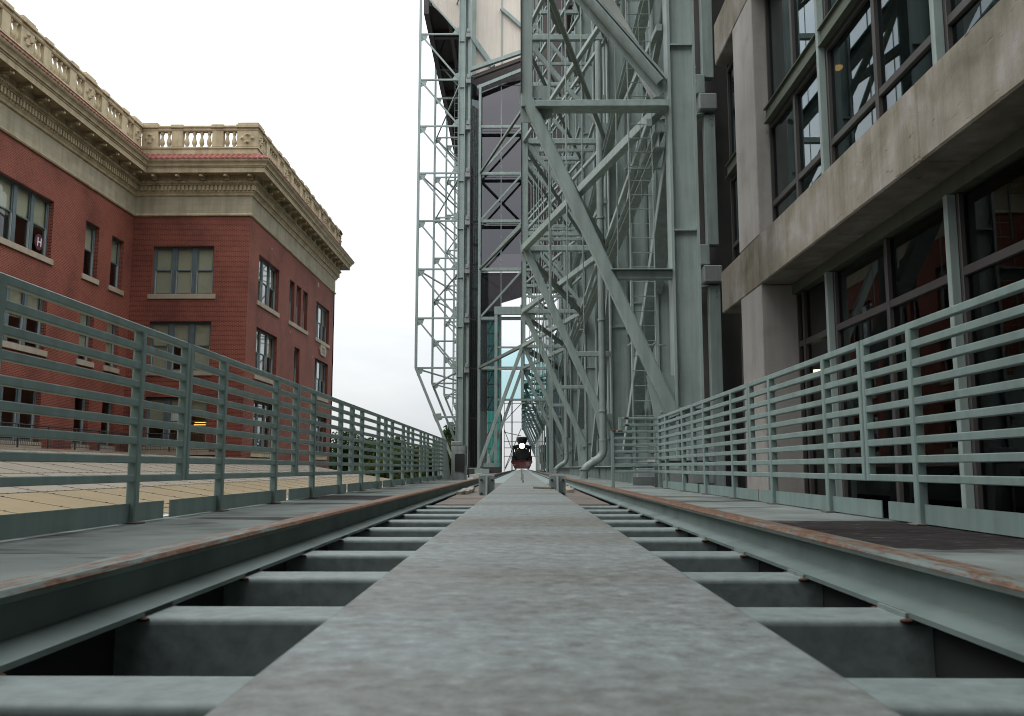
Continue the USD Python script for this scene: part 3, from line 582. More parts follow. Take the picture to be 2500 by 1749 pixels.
# ---- windows: local coordinates a (along wall), d (depth into the wall), z
def to_world(face):
    if face == 'mid': return lambda a, d, z: (a, DM + d, z)
    if face == 'left': return lambda a, d, z: (XL - d, a, z)
    return lambda a, d, z: (XR - d, a, z)
def wbox(mb, W, a0, a1, d0, d1, z0, z1):
    p, q = W(a0, d0, z0), W(a1, d1, z1)
    mb.box(min(p[0], q[0]), max(p[0], q[0]), min(p[1], q[1]), max(p[1], q[1]), z0, z1)
rw = random.Random(4)
def window(face, o, lights, blinds, sill=True):
    W = to_world(face); a0, a1, z0, z1 = o; rec = 0.22; pw = (a1 - a0) / lights
    fr = MB(); fw = 0.10 if lights > 1 else 0.08
    wbox(fr, W, a0, a0 + fw, rec, rec + 0.12, z0, z1); wbox(fr, W, a1 - fw, a1, rec, rec + 0.12, z0, z1)
    wbox(fr, W, a0 + fw, a1 - fw, rec, rec + 0.12, z1 - 0.09, z1); wbox(fr, W, a0 + fw, a1 - fw, rec, rec + 0.12, z0, z0 + 0.06)
    win = fr.build('window', M['sash'], bb)
    zm = z0 + (z1 - z0) * 0.50
    for k in range(lights):
        b0, b1 = a0 + k * pw + (fw if k == 0 else 0.13), a0 + (k + 1) * pw - (fw if k == lights - 1 else 0.13)
        if k:
            m = MB(); wbox(m, W, a0 + k * pw - 0.13, a0 + k * pw + 0.13, rec - 0.015, rec + 0.11, z0 + 0.06, z1 - 0.09); m.build('mullion', M['sash'], win)
        s = MB()
        for zz0, zz1, dd in ((zm, z1 - 0.09, rec + 0.03), (z0 + 0.06, zm + 0.05, rec + 0.07)):
            wbox(s, W, b0, b0 + 0.06, dd, dd + 0.04, zz0, zz1); wbox(s, W, b1 - 0.06, b1, dd, dd + 0.04, zz0, zz1)
            wbox(s, W, b0 + 0.06, b1 - 0.06, dd, dd + 0.04, zz0, zz0 + 0.06); wbox(s, W, b0 + 0.06, b1 - 0.06, dd, dd + 0.04, zz1 - 0.05, zz1)
        s.build('sash', M['sash'], win)
        for e0, e1 in ((b0 + 0.001, b0 + 0.04), (b1 - 0.045, b1 - 0.001)):
            e = MB(); wbox(e, W, e0, e1, rec + 0.005, rec + 0.068, z0 + 0.06, zm - 0.002); e.build('sash_stop', M['sash_light'], win)
        p = MB(); wbox(p, W, b0 + 0.06, b1 - 0.06, rec + 0.045, rec + 0.049, zm + 0.06, z1 - 0.14); p.build('pane', M['clear'], win)
        p = MB(); wbox(p, W, b0 + 0.06, b1 - 0.06, rec + 0.087, rec + 0.091, z0 + 0.12, zm); p.build('pane', M['clear'], win)
        cover = blinds[k % len(blinds)]
        if cover > 0:
            q = MB(); wbox(q, W, b0, b1, rec + 0.13, rec + 0.134, z1 - (z1 - z0) * cover, z1 - 0.02); q.build('blind', M['blind'], win)
    if sill:
        s = MB(); p, q = W(a0 - 0.175, -0.07, z0), W(a1 + 0.175, 0.24, z0)
        s.cbox(min(p[0], q[0]), max(p[0], q[0]), min(p[1], q[1]), max(p[1], q[1]), z0 - 0.28, z0 - 0.002, 0.015); s.build('window_sill', M['sill'], bb)
for k, o in enumerate(mid_o): window('mid', o, 3, ((1, 1, 1), (1, 0.45, 1), (0.5, 0.3, 0.3))[k])
for k, o in enumerate(left_o):
    window('left', o, 4 if o[1] - o[0] > 3 else 1, (0.5, 0.55, 0.5, 0.52) if o[2] > 9 else ((0.9, 0.95, 0.55, 0.5) if o[2] > 5 else (0.0, 0.1)))
for k, o in enumerate(right_o):
    slot = o[2] > 9 and any(abs(o[0] - a) < 0.01 for a, b in slots)
    window('right', o, 3 if o[1] - o[0] > 3 else 1, (0.55, 0.6, 0.5) if o[2] > 5 else (0.3, 0.2, 0.3), sill=not slot)
MB().cbox(XR - 0.24, XR + 0.07, slots[0][0] - 0.15, slots[-1][1] + 0.18, 9.40, 9.678, 0.015).build('window_sill', M['sill'], bb)
for y0, y1 in ((49.6, 54.3), (64.1, 68.9)): MB().cbox(XR - 0.1, XR + 0.05, y0, y1, 0.62, 0.88, 0.01).build('base_stone', M['limestone'], bb)
# white screen and lit fittings seen in the lowest middle window
MB().box(-20.55, -18.95, DM + 0.42, DM + 0.45, 2.45, 3.75).build('roller_screen', M['white_paint'], bb)
MB().box(-18.6, -17.5, DM + 1.6, DM + 1.7, 2.55, 2.62).box(-18.5, -17.6, DM + 1.2, DM + 1.3, 2.40, 2.45).build('lit_fitting', M['lamp_dim'], bb)
# round maroon badge with a letter in a window of the left wing
bw = thing('window_badge', 'round maroon badge with letter H in upper left window', 'badge', (XL - 0.19, 38.95, 10.30))
MB().add(lathe([(0.0, 0), (0.37, 0.0), (0.37, 0.02), (0.0, 0.02)], 28, 'x')).build('disc', M['maroon'], bw)
tv, tf = arr(meshkit.text_mesh('H', 0.40)); tv = tv - (tv.min(0) + tv.max(0)) / 2; sc = 0.012 / max(np.ptp(tv[:, 2]), 1e-6)
MB().add((np.stack([0.032 + tv[:, 2] * sc, tv[:, 0], tv[:, 1]], 1), tf)).build('letter', M['white_paint'], bw)
# address plaque
MB().add(plate(Polygon([(65.75, 8.55), (67.35, 8.55), (67.65, 8.95), (67.35, 9.36), (65.75, 9.36), (65.45, 8.95)]), 'x', XR, XR + 0.09)).build('stone_plaque', M['sill'], bb)
tv, tf = arr(meshkit.text_mesh('221', 0.42)); tv = tv - (tv.min(0) + tv.max(0)) / 2
MB().add((np.stack([XR + 0.095 + tv[:, 2] * 0.02 / max(np.ptp(tv[:, 2]), 1e-6), 66.55 + tv[:, 0], 8.95 + tv[:, 1]], 1), tf)).build('plaque_figure', M['dark_steel'], bb)
# small pale scupper blocks in the side wall
for y, z, s in ((64.4, 13.55, 0.34), (57.0, 8.9, 0.12), (63.2, 8.0, 0.12), (52.2, 13.3, 0.12)): MB().box(XR, XR + 0.03, y, y + s * 1.3, z, z + s).build('wall_stone', M['sill'], bb)

# ---- entablature: string course, frieze, bed mould, dentils, soffit, corona, cymatium
PATH = [(XL, YS), (XL, DM), (XR, DM), (XR, D2), (-38, D2)]
def band(name, prof, mat, smooth=False): return MB().add(edge_flat(*sweep_path(prof, PATH)) if not smooth else sweep_path(prof, PATH)).build(name, mat, bb, smooth=50 if smooth else False)
band('string_course', [(0.0, 14.16), (0.07, 14.17), (0.11, 14.23), (0.07, 14.30), (0.02, 14.34)], M['limestone'])
band('frieze', [(0.02, 14.34), (0.02, 15.32)], M['frieze'])
band('bed_mould', [(0.02, 15.32), (0.10, 15.36), (0.14, 15.46), (0.20, 15.52), (0.20, 15.90), (0.31, 15.92), (0.31, 15.96), (0.34, 15.98)], M['limestone'])
band('egg_band', [(0.34, 15.98), (0.40, 16.02), (0.42, 16.10), (0.38, 16.14), (0.36, 16.16), (0.36, 16.44)], M['limestone'])
band('soffit', [(0.36, 16.44), (0.99, 16.44), (0.99, 16.40)], M['limestone'])
band('corona', [(0.99, 16.40), (1.0, 16.40), (1.0, 16.66), (1.04, 16.68), (1.04, 16.74), (1.10, 16.76)], M['limestone'])
band('cymatium', [(1.10, 16.76), (1.12, 16.84), (1.17, 16.92), (1.24, 16.97), (1.28, 17.02), (1.30, 17.10), (1.22, 17.12)], M['limestone'])
band('roof_slope', [(1.27, 17.10), (0.40, 17.64), (0.40, 17.66)], M['tile'])
SEG = [((0, 1), 'y', XL, YS, DM, -1, -1), ((1, 2), 'x', DM, XL, XR, -1, 1), ((2, 3), 'y', XR, DM, D2, 1, 1)]
def place(seg, s, o, z):
    """Point at distance s along a facade segment, o out from the wall."""
    _, ax, c, a, b, _, _ = seg
    return (c + o, s, z) if ax == 'y' else (s, c - o, z)
def pbox(mb, seg, s0, s1, o0, o1, z0, z1, c=0.0):
    p, q = place(seg, s0, o0, z0), place(seg, s1, o1, z1)
    a = (min(p[0], q[0]), max(p[0], q[0]), min(p[1], q[1]), max(p[1], q[1]), z0, z1)
    return mb.cbox(*a, c) if c else mb.box(*a)
dn, eg = MB(), MB()
for seg in SEG:
    _, ax, c, a, b, ma, mb_ = seg
    lo, hi = a - ma * 0.30 + (0.05 if ma < 0 else -0.0), b + mb_ * 0.30
    if ax == 'y' and a == YS: lo = YS
    n = int((hi - lo) / 0.235)
    for k in range(n):
        s = lo + (k + 0.5) * (hi - lo) / n
        pbox(dn, seg, s - 0.066, s + 0.066, 0.20, 0.31, 15.60, 15.88)
    n = int((hi - lo) / 0.16)
    for k in range(n):
        s = lo + (k + 0.5) * (hi - lo) / n
        pbox(eg, seg, s - 0.055, s + 0.055, 0.36, 0.455, 15.99, 16.12, 0.03)
tag(dn.build('dentil', M['limestone'], bb), kind='stuff'); tag(eg.build('egg_moulding', M['limestone'], bb), kind='stuff')
for seg, ss in ((SEG[0], [46.55 - 1.36 * k for k in range(21)]), (SEG[1], [-15.25 - 1.36 * k for k in range(5)]), (SEG[2], [48.75 + 1.36 * k for k in range(16)])):
    for s in ss:
        m = MB()
        pbox(m, seg, s - 0.16, s + 0.16, 0.36, 0.92, 16.36, 16.438)
        pbox(m, seg, s - 0.12, s + 0.12, 0.36, 0.86, 16.24, 16.36, 0.02)
        pbox(m, seg, s - 0.12, s + 0.12, 0.36, 0.60, 16.12, 16.24, 0.03)
        pbox(m, seg, s - 0.06, s + 0.06, 0.82, 0.94, 16.22, 16.34, 0.02)
        m.build('modillion', M['limestone'], bb)
# individual barrel tiles along the eaves
for seg in SEG:
    _, ax, c, a, b, ma, mb_ = seg
    lo, hi = a - (1.3 if ma > 0 else 0), b + (1.3 if mb_ > 0 else 0)
    if a == YS: lo = 20.0
    n = int((hi - lo) / 0.30)
    for k in range(n):
        s = lo + (k + 0.5) * (hi - lo) / n; o0, o1 = 0.42, 1.33
        if s > b: o0 = max(o0, s - b)
        if s < a: o0 = max(o0, a - s)
        if mb_ < 0: o1 = min(o1, b - s)
        if ma < 0 and a != YS: o1 = min(o1, s - a)
        if o1 - o0 < 0.08: continue
        v, f = [], []
        for o in (o0, o1):
            zz = 17.125 + (1.30 - o) / 0.88 * 0.53
            for j in range(6):
                t_ = PI * j / 5; v.append(place(seg, s - 0.13 * math.cos(t_), o, zz - 0.02 + 0.085 * math.sin(t_)))
        for j in range(5): f += [[j, j + 1, 6 + j + 1], [j, 6 + j + 1, 6 + j]]
        f += [[6, 6 + j, 6 + j + 1] for j in range(1, 5)]
        MB().add((np.array(v), np.array(f))).build('roof_tile', M['tile'], bb)

# ---- balustrade
OB = 0.36
band('balustrade_base', [(OB, 17.62), (OB, 18.00), (OB + 0.05, 18.02), (OB + 0.05, 18.10), (OB - 0.02, 18.12), (0.0, 18.12)], M['limestone'])
band('balustrade_rail', [(0.02, 19.06), (OB - 0.04, 19.06), (OB, 19.12), (OB, 19.22), (OB + 0.06, 19.28), (OB + 0.06, 19.36), (OB, 19.40), (0.0, 19.41), (-0.06, 19.36), (0.0, 19.2), (0.02, 19.06)], M['limestone'])
band('balustrade_back', [(0.0, 18.12), (0.0, 17.6)], M['limestone'])
BPROF = [(0.10, 18.12), (0.10, 18.19), (0.075, 18.21), (0.09, 18.26), (0.135, 18.36), (0.145, 18.45), (0.12, 18.58), (0.075, 18.72), (0.062, 18.82), (0.085, 18.86), (0.07, 18.90), (0.11, 18.94), (0.115, 19.06)]
def relief(seg, s0, s1, z0, z1, o):
    ns, nz = 22, 18; v, f = [], []
    for i in range(ns):
        for j in range(nz):
            u, w = i / (ns - 1) * 2 - 1, j / (nz - 1) * 2 - 1
            rr_, th = math.hypot(u, w), math.atan2(w, u)
            h = 0.12 * max(0.0, math.cos(4 * th) * 0.6 + 0.45 * math.cos(9 * rr_) + 0.2 * math.cos(12 * th)) * min(1, 4 * (1 - max(abs(u), abs(w))))
            v.append(place(seg, s0 + (s1 - s0) * (u + 1) / 2, o + h, z0 + (z1 - z0) * (w + 1) / 2))
    for i in range(ns - 1):
        for j in range(nz - 1):
            q = [i * nz + j, (i + 1) * nz + j, (i + 1) * nz + j + 1, i * nz + j + 1]; f += [[q[0], q[1], q[2]], [q[0], q[2], q[3]]]
    return np.array(v), np.array(f)
def pier(seg, s0, s1, carved):
    m = MB(); top = 19.06
    pbox(m, seg, s0, s1, 0.0, OB - 0.01, 18.11, top, 0.012)
    pbox(m, seg, s0 - 0.04, s1 + 0.04, -0.03, OB + 0.09, 19.24, 19.44, 0.02)
    pbox(m, seg, s0 - 0.015, s1 + 0.015, 0.0, OB + 0.03, 18.125, 18.16)
    if carved: pbox(m, seg, s0 + 0.02, s1 - 0.02, 0.0, OB + 0.03, 19.44, 19.56, 0.02)
    m.build('pedestal' if carved else 'pier', M['limestone'], bb)
    if carved:
        MB().add(relief(seg, s0 + 0.17, s1 - 0.17, 18.30, 18.95, OB - 0.008)).build('carved_panel', M['limestone'], bb, smooth=40)
def balusters(seg, s0, s1, n):
    for k in range(n):
        s = s0 + (k + 0.5) * (s1 - s0) / n
        MB().add(lathe(BPROF, 12, 'z', place(seg, s, OB / 2, 0.0))).build('baluster', M['limestone'], bb, smooth=50)
def bays(seg, s, d, stop):
    """Runs from a corner block along the facade in direction d."""
    while (stop - s) * d > 1.0:
        pat = (('c', 1.04), ('b', 0.78, 2), ('p', 0.62), ('b', 1.68, 4), ('p', 0.62), ('b', 0.78, 2))
        for q in pat:
            e = s + d * q[1]
            if (stop - e) * d < -0.05: return
            lo, hi = min(s, e), max(s, e)
            if q[0] == 'b': balusters(seg, lo, hi, q[2])
            else: pier(seg, lo, hi, q[0] == 'c')
            s = e
bays(SEG[0], DM - OB, -1, 18.0)
bays(SEG[2], DM - OB + 0.001, 1, D2 + OB)
s = XR + OB - 0.002
pier(SEG[1], s - 1.20, s, True); s -= 1.20
for q in (('b', 0.79, 2), ('p', 0.63), ('b', 1.69, 4), ('p', 0.63), ('b', 0.78, 2)):
    if q[0] == 'b': balusters(SEG[1], s - q[1], s, q[2])
    else: pier(SEG[1], s - q[1], s, False)
    s -= q[1]
pier(SEG[1], XL + OB + 0.002, s, True)
pier(SEG[2], D2 + OB - 1.0, D2 + OB, True)

# ---- ledge and low mesh railing at the foot of the walls
PLOW = [(XL, YS), (XL, DM), (XR - 1.2, DM)]
MB().add(edge_flat(*sweep_path([(0.0, 0.62), (0.62, 0.66), (0.70, 0.70), (0.70, 0.86), (0.0, 0.88)], PLOW))).build('ledge', M['sill'], bb)
lr = thing('ledge_railing', 'low dark mesh railing along ledge at foot of brick building', 'railing')
for zz, rr_ in ((1.86, 0.03), (0.98, 0.018)):
    MB().tube([(XL + 0.6, YS, zz), (XL + 0.6, DM - 0.6, zz)], rr_, 6).tube([(XL + 0.6, DM - 0.6, zz), (XR - 1.2, DM - 0.6, zz)], rr_, 6).build('handrail', M['dark_steel'], lr)
ms = MB()
for y in np.arange(20, DM - 0.6, 0.14): ms.box(XL + 0.595, XL + 0.605, y, y + 0.022, 0.98, 1.85)
for x in np.arange(XL + 0.6, XR - 1.2, 0.14): ms.box(x, x + 0.022, DM - 0.605, DM - 0.595, 0.98, 1.85)
tag(ms.build('mesh_bar', M['dark_steel'], lr), kind='stuff')
for y in np.arange(20.2, DM - 0.6, 2.4): MB().box(XL + 0.57, XL + 0.63, y, y + 0.06, 0.87, 1.85).build('railing_post', M['dark_steel'], lr)
for x in np.arange(XL + 0.6, XR - 1.2, 2.3): MB().box(x - 0.03, x + 0.03, DM - 0.63, DM - 0.57, 0.87, 1.85).build('railing_post', M['dark_steel'], lr)

# ================================================================== STEEL FRAMES
FY = [14.6 + 10.4 * k for k in range(13)]
T0, TS = 6.43, 3.265                                                   # first tier and spacing
TIERS = [T0 + TS * k for k in range(10)]
XI, XO = 2.57, 3.05
def column_i(t, x0, x1, y, z0, z1, depth, mat, stiff, name='column'):
    """I-section column: flanges face +-x, web faces the track's ends."""
    tf = 0.045
    c = MB().box(x0, x0 + tf, y, y + depth, z0, z1).box(x1 - tf, x1, y, y + depth, z0, z1).box(x0 + tf, x1 - tf, y + depth * 0.16, y + depth * 0.24, z0, z1).build(name, mat, t)
    for z in stiff: MB().box(x0 + tf + 0.002, x1 - tf - 0.002, y + 0.004, y + depth * 0.155, z - 0.014, z + 0.014).build('stiffener', mat, c)
    return c
def bolts(mb, pts, axis='y', r=0.016):
    for p in pts: mb.add(lathe([(r, 0), (r, 0.012), (r * 0.6, 0.022)], 6, axis, p))
NEAR = ['nearest', 'second', 'third', 'fourth', 'fifth', 'sixth', 'seventh', 'eighth', 'ninth', 'tenth', 'eleventh', 'twelfth', 'farthest']
WHERE = ['just beyond the stepped railing panel', 'behind the tall drain pipe', 'past the pair of drain pipes', 'with struts on both sides', 'carrying the violet glass screen', 'just inside the glass portal', 'deep inside the tunnel', 'in the middle of the tunnel', 'three bays before the locomotive', 'two bays before the locomotive', 'beside the old locomotive', 'right behind the old locomotive', 'at the far end of the track']
def steel_frame(i):
    y = FY[i]; near = i < 3; mat = M['steel'] if i < 5 else M['tunnel_shade_steel']
    t = thing('steel_tower', '%s sage green steel support tower on the right, %s' % (NEAR[i], WHERE[i]), 'steel tower', group='row of steel towers along the track')
    ntier = (3, 5, 6, 5, 4)[i] if i < 5 else 2
    ztop = TIERS[min(ntier, 9)] if i < 5 else 10.3
    # column with stiffeners
    column_i(t, XI, XO, y, -4.0, ztop, 0.42, mat, [1.0, 4.05, 7.4, 10.7, 14.0][:max(1, min(5, ntier))] if i < 5 else [4.0])
    # hanging post over the track, from the first tier upwards
    ps = 0.20
    MB().bar((0.10, y + 0.1, T0 - 0.15), (0.10, y + 0.1, ztop), ps, ps, 0.012).build('post', mat, t)
    MB().box(-0.012, 0.0, y - 0.04, y + 0.16, T0 + 0.1, ztop).build('post_cover_strip', M['dark_steel'], t)
    # strut from the post foot to the column foot, with gussets
    MB().bar((0.10, y + 0.1, T0), (2.56, y + 0.1, 0.86), 0.21, 0.21, 0.03, up=(0, 1, 0)).build('strut', mat, t)
    MB().add(plate(Polygon([(2.10, 1.55), (2.568, 1.55), (2.568, 0.0), (2.30, 0.0), (2.22, 0.86)]), 'y', y + 0.09, y + 0.115)).build('gusset', mat, t)
    MB().add(plate(Polygon([(-0.06, T0 + 0.25), (0.5, T0 + 0.25), (0.5, T0 - 0.05), (0.34, T0 - 0.42), (0.0, T0 - 0.42)]), 'y', y + 0.085, y + 0.11)).build('gusset', mat, t)
    MB().bar((1.50, y + 0.1, 3.27), (XI - 0.002, y + 0.1, 3.27), 0.14, 0.15, 0.012).build('crossbar', mat, t)
    if i == 0: MB().box(1.52, XI - 0.004, y - 0.06, y + 0.26, 3.345, 3.36).build('crossbar_flange', mat, t)
    if i in (3, 4):
        MB().bar((0.02, y + 0.1, T0 - 0.1), (-2.28, y + 0.1, -0.05), 0.19, 0.19, 0.02, up=(0, 1, 0)).build('strut', mat, t)
    for k in range(ntier if i < 5 else 1):
        z = TIERS[k]
        if z > ztop: break
        if i == 0:
            MB().bar((0.22, y + 0.1, z - 0.10), (XI - 0.003, y + 0.1, z - 0.10), 0.16, 0.13, 0.01).build('crossbar', mat, t)
            MB().box(0.24, XI - 0.004, y - 0.07, y + 0.27, z - 0.185, z - 0.168).build('crossbar_flange', mat, t)
        else:
            MB().bar((0.205, y + 0.1, z - 0.03), (XI - 0.003, y + 0.1, z - 0.03), 0.16, 0.17, 0.012).build('crossbar', mat, t)
        if k + 1 < len(TIERS) and i < 5:
            a, b = np.array([0.12, y + 0.1, TIERS[k + 1] - 0.05]), np.array([2.56, y + 0.1, z + 0.18])
            if i == 0:
                MB().bar(a + [0, 0.06, 0.0], b + [0, 0.06, 0], 0.03, 0.36, 0.004).build('diagonal', M['white_paint'] if False else mat, t)
                MB().tube([a + [0, -0.03, 0.0], b + [-0.12, -0.03, 0.12]], 0.085, 14).build('diagonal_tube', M['galv'], t, smooth=40)
                if k == 0: MB().bar((1.30, y + 0.62, 9.05), (2.50, y + 0.62, 6.72), 0.30, 0.04, 0.004, up=(0, 1, 0)).build('diagonal_plate', M['pale_steel'], t)
                MB().bar(a + [0, 0.06, 0.17], b + [0, 0.06, 0.17], 0.22, 0.018, 0.002).build('diagonal_flange', mat, t)
            else:
                MB().bar(a, b, 0.11, 0.14, 0.012).build('diagonal', mat, t)
                MB().add(plate(Polygon([(2.25, z + 0.06), (2.568, z + 0.06), (2.568, z + 0.55), (2.42, z + 0.55), (2.2, z + 0.2)]), 'y', y + 0.09, y + 0.11)).build('gusset', mat, t)
        MB().add(plate(Polygon([(0.205, z - 0.11), (0.55, z - 0.11), (0.55, z - 0.32), (0.205, z - 0.45)]), 'y', y + 0.09, y + 0.11)).build('gusset', mat, t)
    # horizontal bracing and edge beams to the next frame
    if i < 5:
        yn = FY[i + 1]
        for k in range(min(ntier + (2 if i < 2 else 0), 9)):
            z = TIERS[k]
            if k > 0 and i == 0 and k > 3: continue
            bw_ = 1.0 if k == 0 else 0.62
            MB().bar((0.10, yn, z - 0.02), (2.55, y + 0.25, z - 0.02), 0.17 * bw_, 0.19 * bw_, 0.012).build('brace', mat, t)
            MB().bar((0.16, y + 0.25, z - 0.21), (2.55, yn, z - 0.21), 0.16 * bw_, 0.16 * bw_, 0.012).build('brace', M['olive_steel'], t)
        for k in range(ntier):
            z = TIERS[k]
            if k > 1: break
            MB().add(ibeam((2.46, y + 0.4, z - 0.62), (2.46, yn, z - 0.62), 0.20, 0.30, 0.02, 0.016)).build('edge_beam', mat, t)
            if k == 0: MB().bar((2.30, y + 0.5, z - 0.26), (2.36, yn, z - 0.22), 0.10, 0.13).build('edge_beam', mat, t)
            zt, zb = z - 0.75, (0.45 if k == 0 else TIERS[k - 1] + 0.1)
            if k == 0 or i == 0: MB().bar((2.76, y + 0.42, zt + 0.1), (2.76, y + 8.0, zb), 0.34 if k == 0 else 0.12, 0.24 if k == 0 else 0.12, 0.01).build('knee_brace', mat, t)
        # intermediate columns and thin hanger rods of the bay
        for q, (dy, xa, xb) in enumerate(((3.3, 2.80, 3.12), (6.7, 2.72, 3.10))):
            column_i(t, xa, xb, y + dy, -4.0, ztop + 3, 0.30, mat, [4.05, 7.4] if i == 0 else [], 'bay_column')
        for q, (dy, x) in enumerate(((2.2, 0.55), (5.1, 1.05), (7.6, 1.6), (4.0, 2.1), (8.8, 0.8))): MB().tube([(x, y + dy, T0 - 3.2 + q * 0.3), (x, y + dy, ztop)], 0.016 if i < 2 else 0.022, 6).build('hanger_rod', mat, t)
        for z in TIERS[:ntier]:
            MB().bar((XI, y + 5.2, z + 1.6), (0.3, y + 5.2, z + 1.6), 0.09, 0.11, 0.01).build('bay_tie', mat, t) if i in (1, 2) else None
            MB().bar((2.5, y + 0.4, z + 1.5), (2.5, yn, z + TS - 0.2), 0.10, 0.12, 0.01).build('bay_diagonal', mat, t)
    elif i < 12:
        yn = FY[i + 1]
        MB().bar((0.10, yn, T0 - 0.02), (2.55, y, T0 - 0.02), 0.16, 0.18).build('brace', mat, t)
        MB().bar((0.10, y, T0 - 0.2), (2.55, yn, T0 - 0.2), 0.16, 0.16).build('brace', mat, t)
        MB().bar((2.46, y, 3.3), (2.46, yn, 3.3), 0.2, 0.22).build('edge_beam', mat, t)
    if i in (0, 1, 2):
        mb = MB(); bolts(mb, [(2.50 - 0.05 * (k % 2), y + 0.085, T0 - 0.3 - 0.09 * k) for k in range(5)]); bolts(mb, [(2.34 + 0.07 * (k % 3), y + 0.089, 0.75 + 0.09 * (k // 3)) for k in range(9)]); bolts(mb, [(0.06 + 0.09 * (k % 4), y + 0.084, T0 - 0.1 + 0.12 * (k // 4)) for k in range(8)]); bolts(mb, [(XO + 0.002, y + 0.06, 6.2 + 0.16 * k) for k in range(6)], 'x'); tag(mb.build('bolt_head', mat, t), kind='stuff')
    return t
M['olive_steel'] = paint('dark_olive_steel_paint', (0.14, 0.17, 0.15), 0.55, 0.12, 2.0, 0.4)  # darker olive tone used on some of the braces
for i in range(13): steel_frame(i)

# ---- wall of green mullions and dark panes behind the right-hand columns
gw = thing('glazed_side_wall', 'tall wall of green mullions and dark glass behind right steel columns', 'glass wall')
XW = 3.22; ymax = 56.0; yy = 21.0; k = 0
while yy < ymax:
    w = (1.15, 0.75, 1.4, 0.9)[k % 4]
    for z0, z1 in ((-0.3, 4.0), (4.12, 10.0), (10.12, 17.0), (17.12, 26.0)):
        MB().box(XW + 0.05, XW + 0.062, yy + 0.13, yy + w - 0.001, z0, z1).build('pane', M['wall_glass'], gw)
    MB().cbox(XW - 0.06, XW + 0.10, yy, yy + 0.13, -0.4, 26.0, 0.008).build('mullion', M['steel'], gw)
    if k % 5 == 1: MB().box(XW + 0.0, XW + 0.045, yy + w - 0.30, yy + w - 0.002, -0.3, 25.9).build('infill_panel', M['steel'], gw)
    yy += w; k += 1
for z in (4.06, 10.06, 17.06): MB().box(XW - 0.02, XW + 0.08, 21.0, ymax, z - 0.06, z + 0.06).build('transom', M['steel_far'], gw)
MB().box(XW + 0.45, XW + 0.5, 21.2, ymax, -0.5, 26).build('inner_wall', M['interior'], gw)
# stiffened base girder at the columns' feet
bg = thing('base_girder', 'low green plate girder with stiffeners at foot of right columns', 'girder')
MB().box(2.30, 2.345, 15.4, 56, ZD - 0.2, 0.02).build('web', M['steel'], bg)
MB().cbox(2.12, 2.50, 15.4, 56, 0.022, 0.05, 0.004).build('top_flange', M['steel'], bg)
for y in np.arange(15.5, 40, 0.62): MB().box(2.16, 2.298, y, y + 0.02, ZD, 0.018).build('stiffener', M['steel'], bg)
MB().cbox(1.98, 2.298, 15.1, 15.36, ZD, 0.0, 0.006).build('end_box', M['grey_paint'], bg)
# small things standing between the railing panel and the first column
t = thing('grey_switch_box', 'grey steel boxes fixed beside foot of the nearest column', 'box', (2.62, 14.2, ZD))
MB().cbox(-0.46, 0.02, 0, 0.2, 0.0, 0.30, 0.01).build('lower_box', M['grey_paint'], t); MB().cbox(0.06, 0.5, 0, 0.25, 0.0, 0.62, 0.01).build('upper_box', M['grey_paint'], t); MB().cbox(0.10, 0.46, -0.012, -0.001, 0.05, 0.56, 0.004).build('door', M['grey_paint'], t)
tag(MB().tube([(2.16, 13.9, 0.10), (2.9, 13.95, 0.10), (3.4, 14.0, 0.06), (3.7, 14.4, -0.1)], 0.018, 8).build('cable_conduit', M['rubber']), 'thin black cable run behind the right railing near the column', 'cable')
t = thing('warning_plate', 'small white plate with dark red bars beside railing corner post', 'sign', (2.02, 13.75, 0.06))
MB().box(-0.05, 0.045, 0, 0.008, 0.0, 0.34).build('plate', M['grey_paint'], t); MB().box(-0.06, 0.05, -0.006, -0.001, 0.03, 0.075).build('white_bar', M['white_paint'], t)
for z0, z1 in ((0.082, 0.108), (0.165, 0.205)): MB().box(-0.015, 0.04, -0.006, -0.001, z0, z1).build('red_bar', M['sign_red'], t)
t = thing('kick_plate', 'low pale steel kick plate on deck behind the stepped railing', 'plate', (1.72, 13.7, ZD))
MB().cbox(0, 0.36, 0, 0.02, 0.03, 0.16, 0.004).build('plate', M['grey_paint'], t); MB().cbox(0.33, 0.42, -0.03, 0.05, 0, 0.36, 0.005).build('stub_post', M['grey_paint'], t)

# ---- ladder
ld = thing('steel_ladder', 'tall thin green steel ladder beside the nearest right column', 'ladder', (2.155, 15.25, 0))
for q in (-1, 1): MB().bar((q * 0.212, 0, -0.25), (q * 0.212, 0, 12.5), 0.018, 0.05, 0.003, up=(0, 1, 0)).build('stringer', M['steel'], ld)
for k in range(47): MB().tube([(-0.205, 0, 0.1 + 0.265 * k), (0.205, 0, 0.1 + 0.265 * k)], 0.0095, 7).build('rung', M['steel'], ld, smooth=40)
MB().tube([(0.0, -0.03, 0), (0.0, -0.03, 12.5)], 0.005, 5).build('safety_cable', M['galv'], ld)
for z in (2.2, 5.5, 9.0):
    for q in (-0.212, 0.212): MB().bar((q, 0, z), (q, 0.4, z), 0.025).build('standoff', M['steel'], ld)
    MB().bar((-0.25, 0.4, z), (0.45, 0.4, z), 0.03).build('standoff_bar', M['steel'], ld)

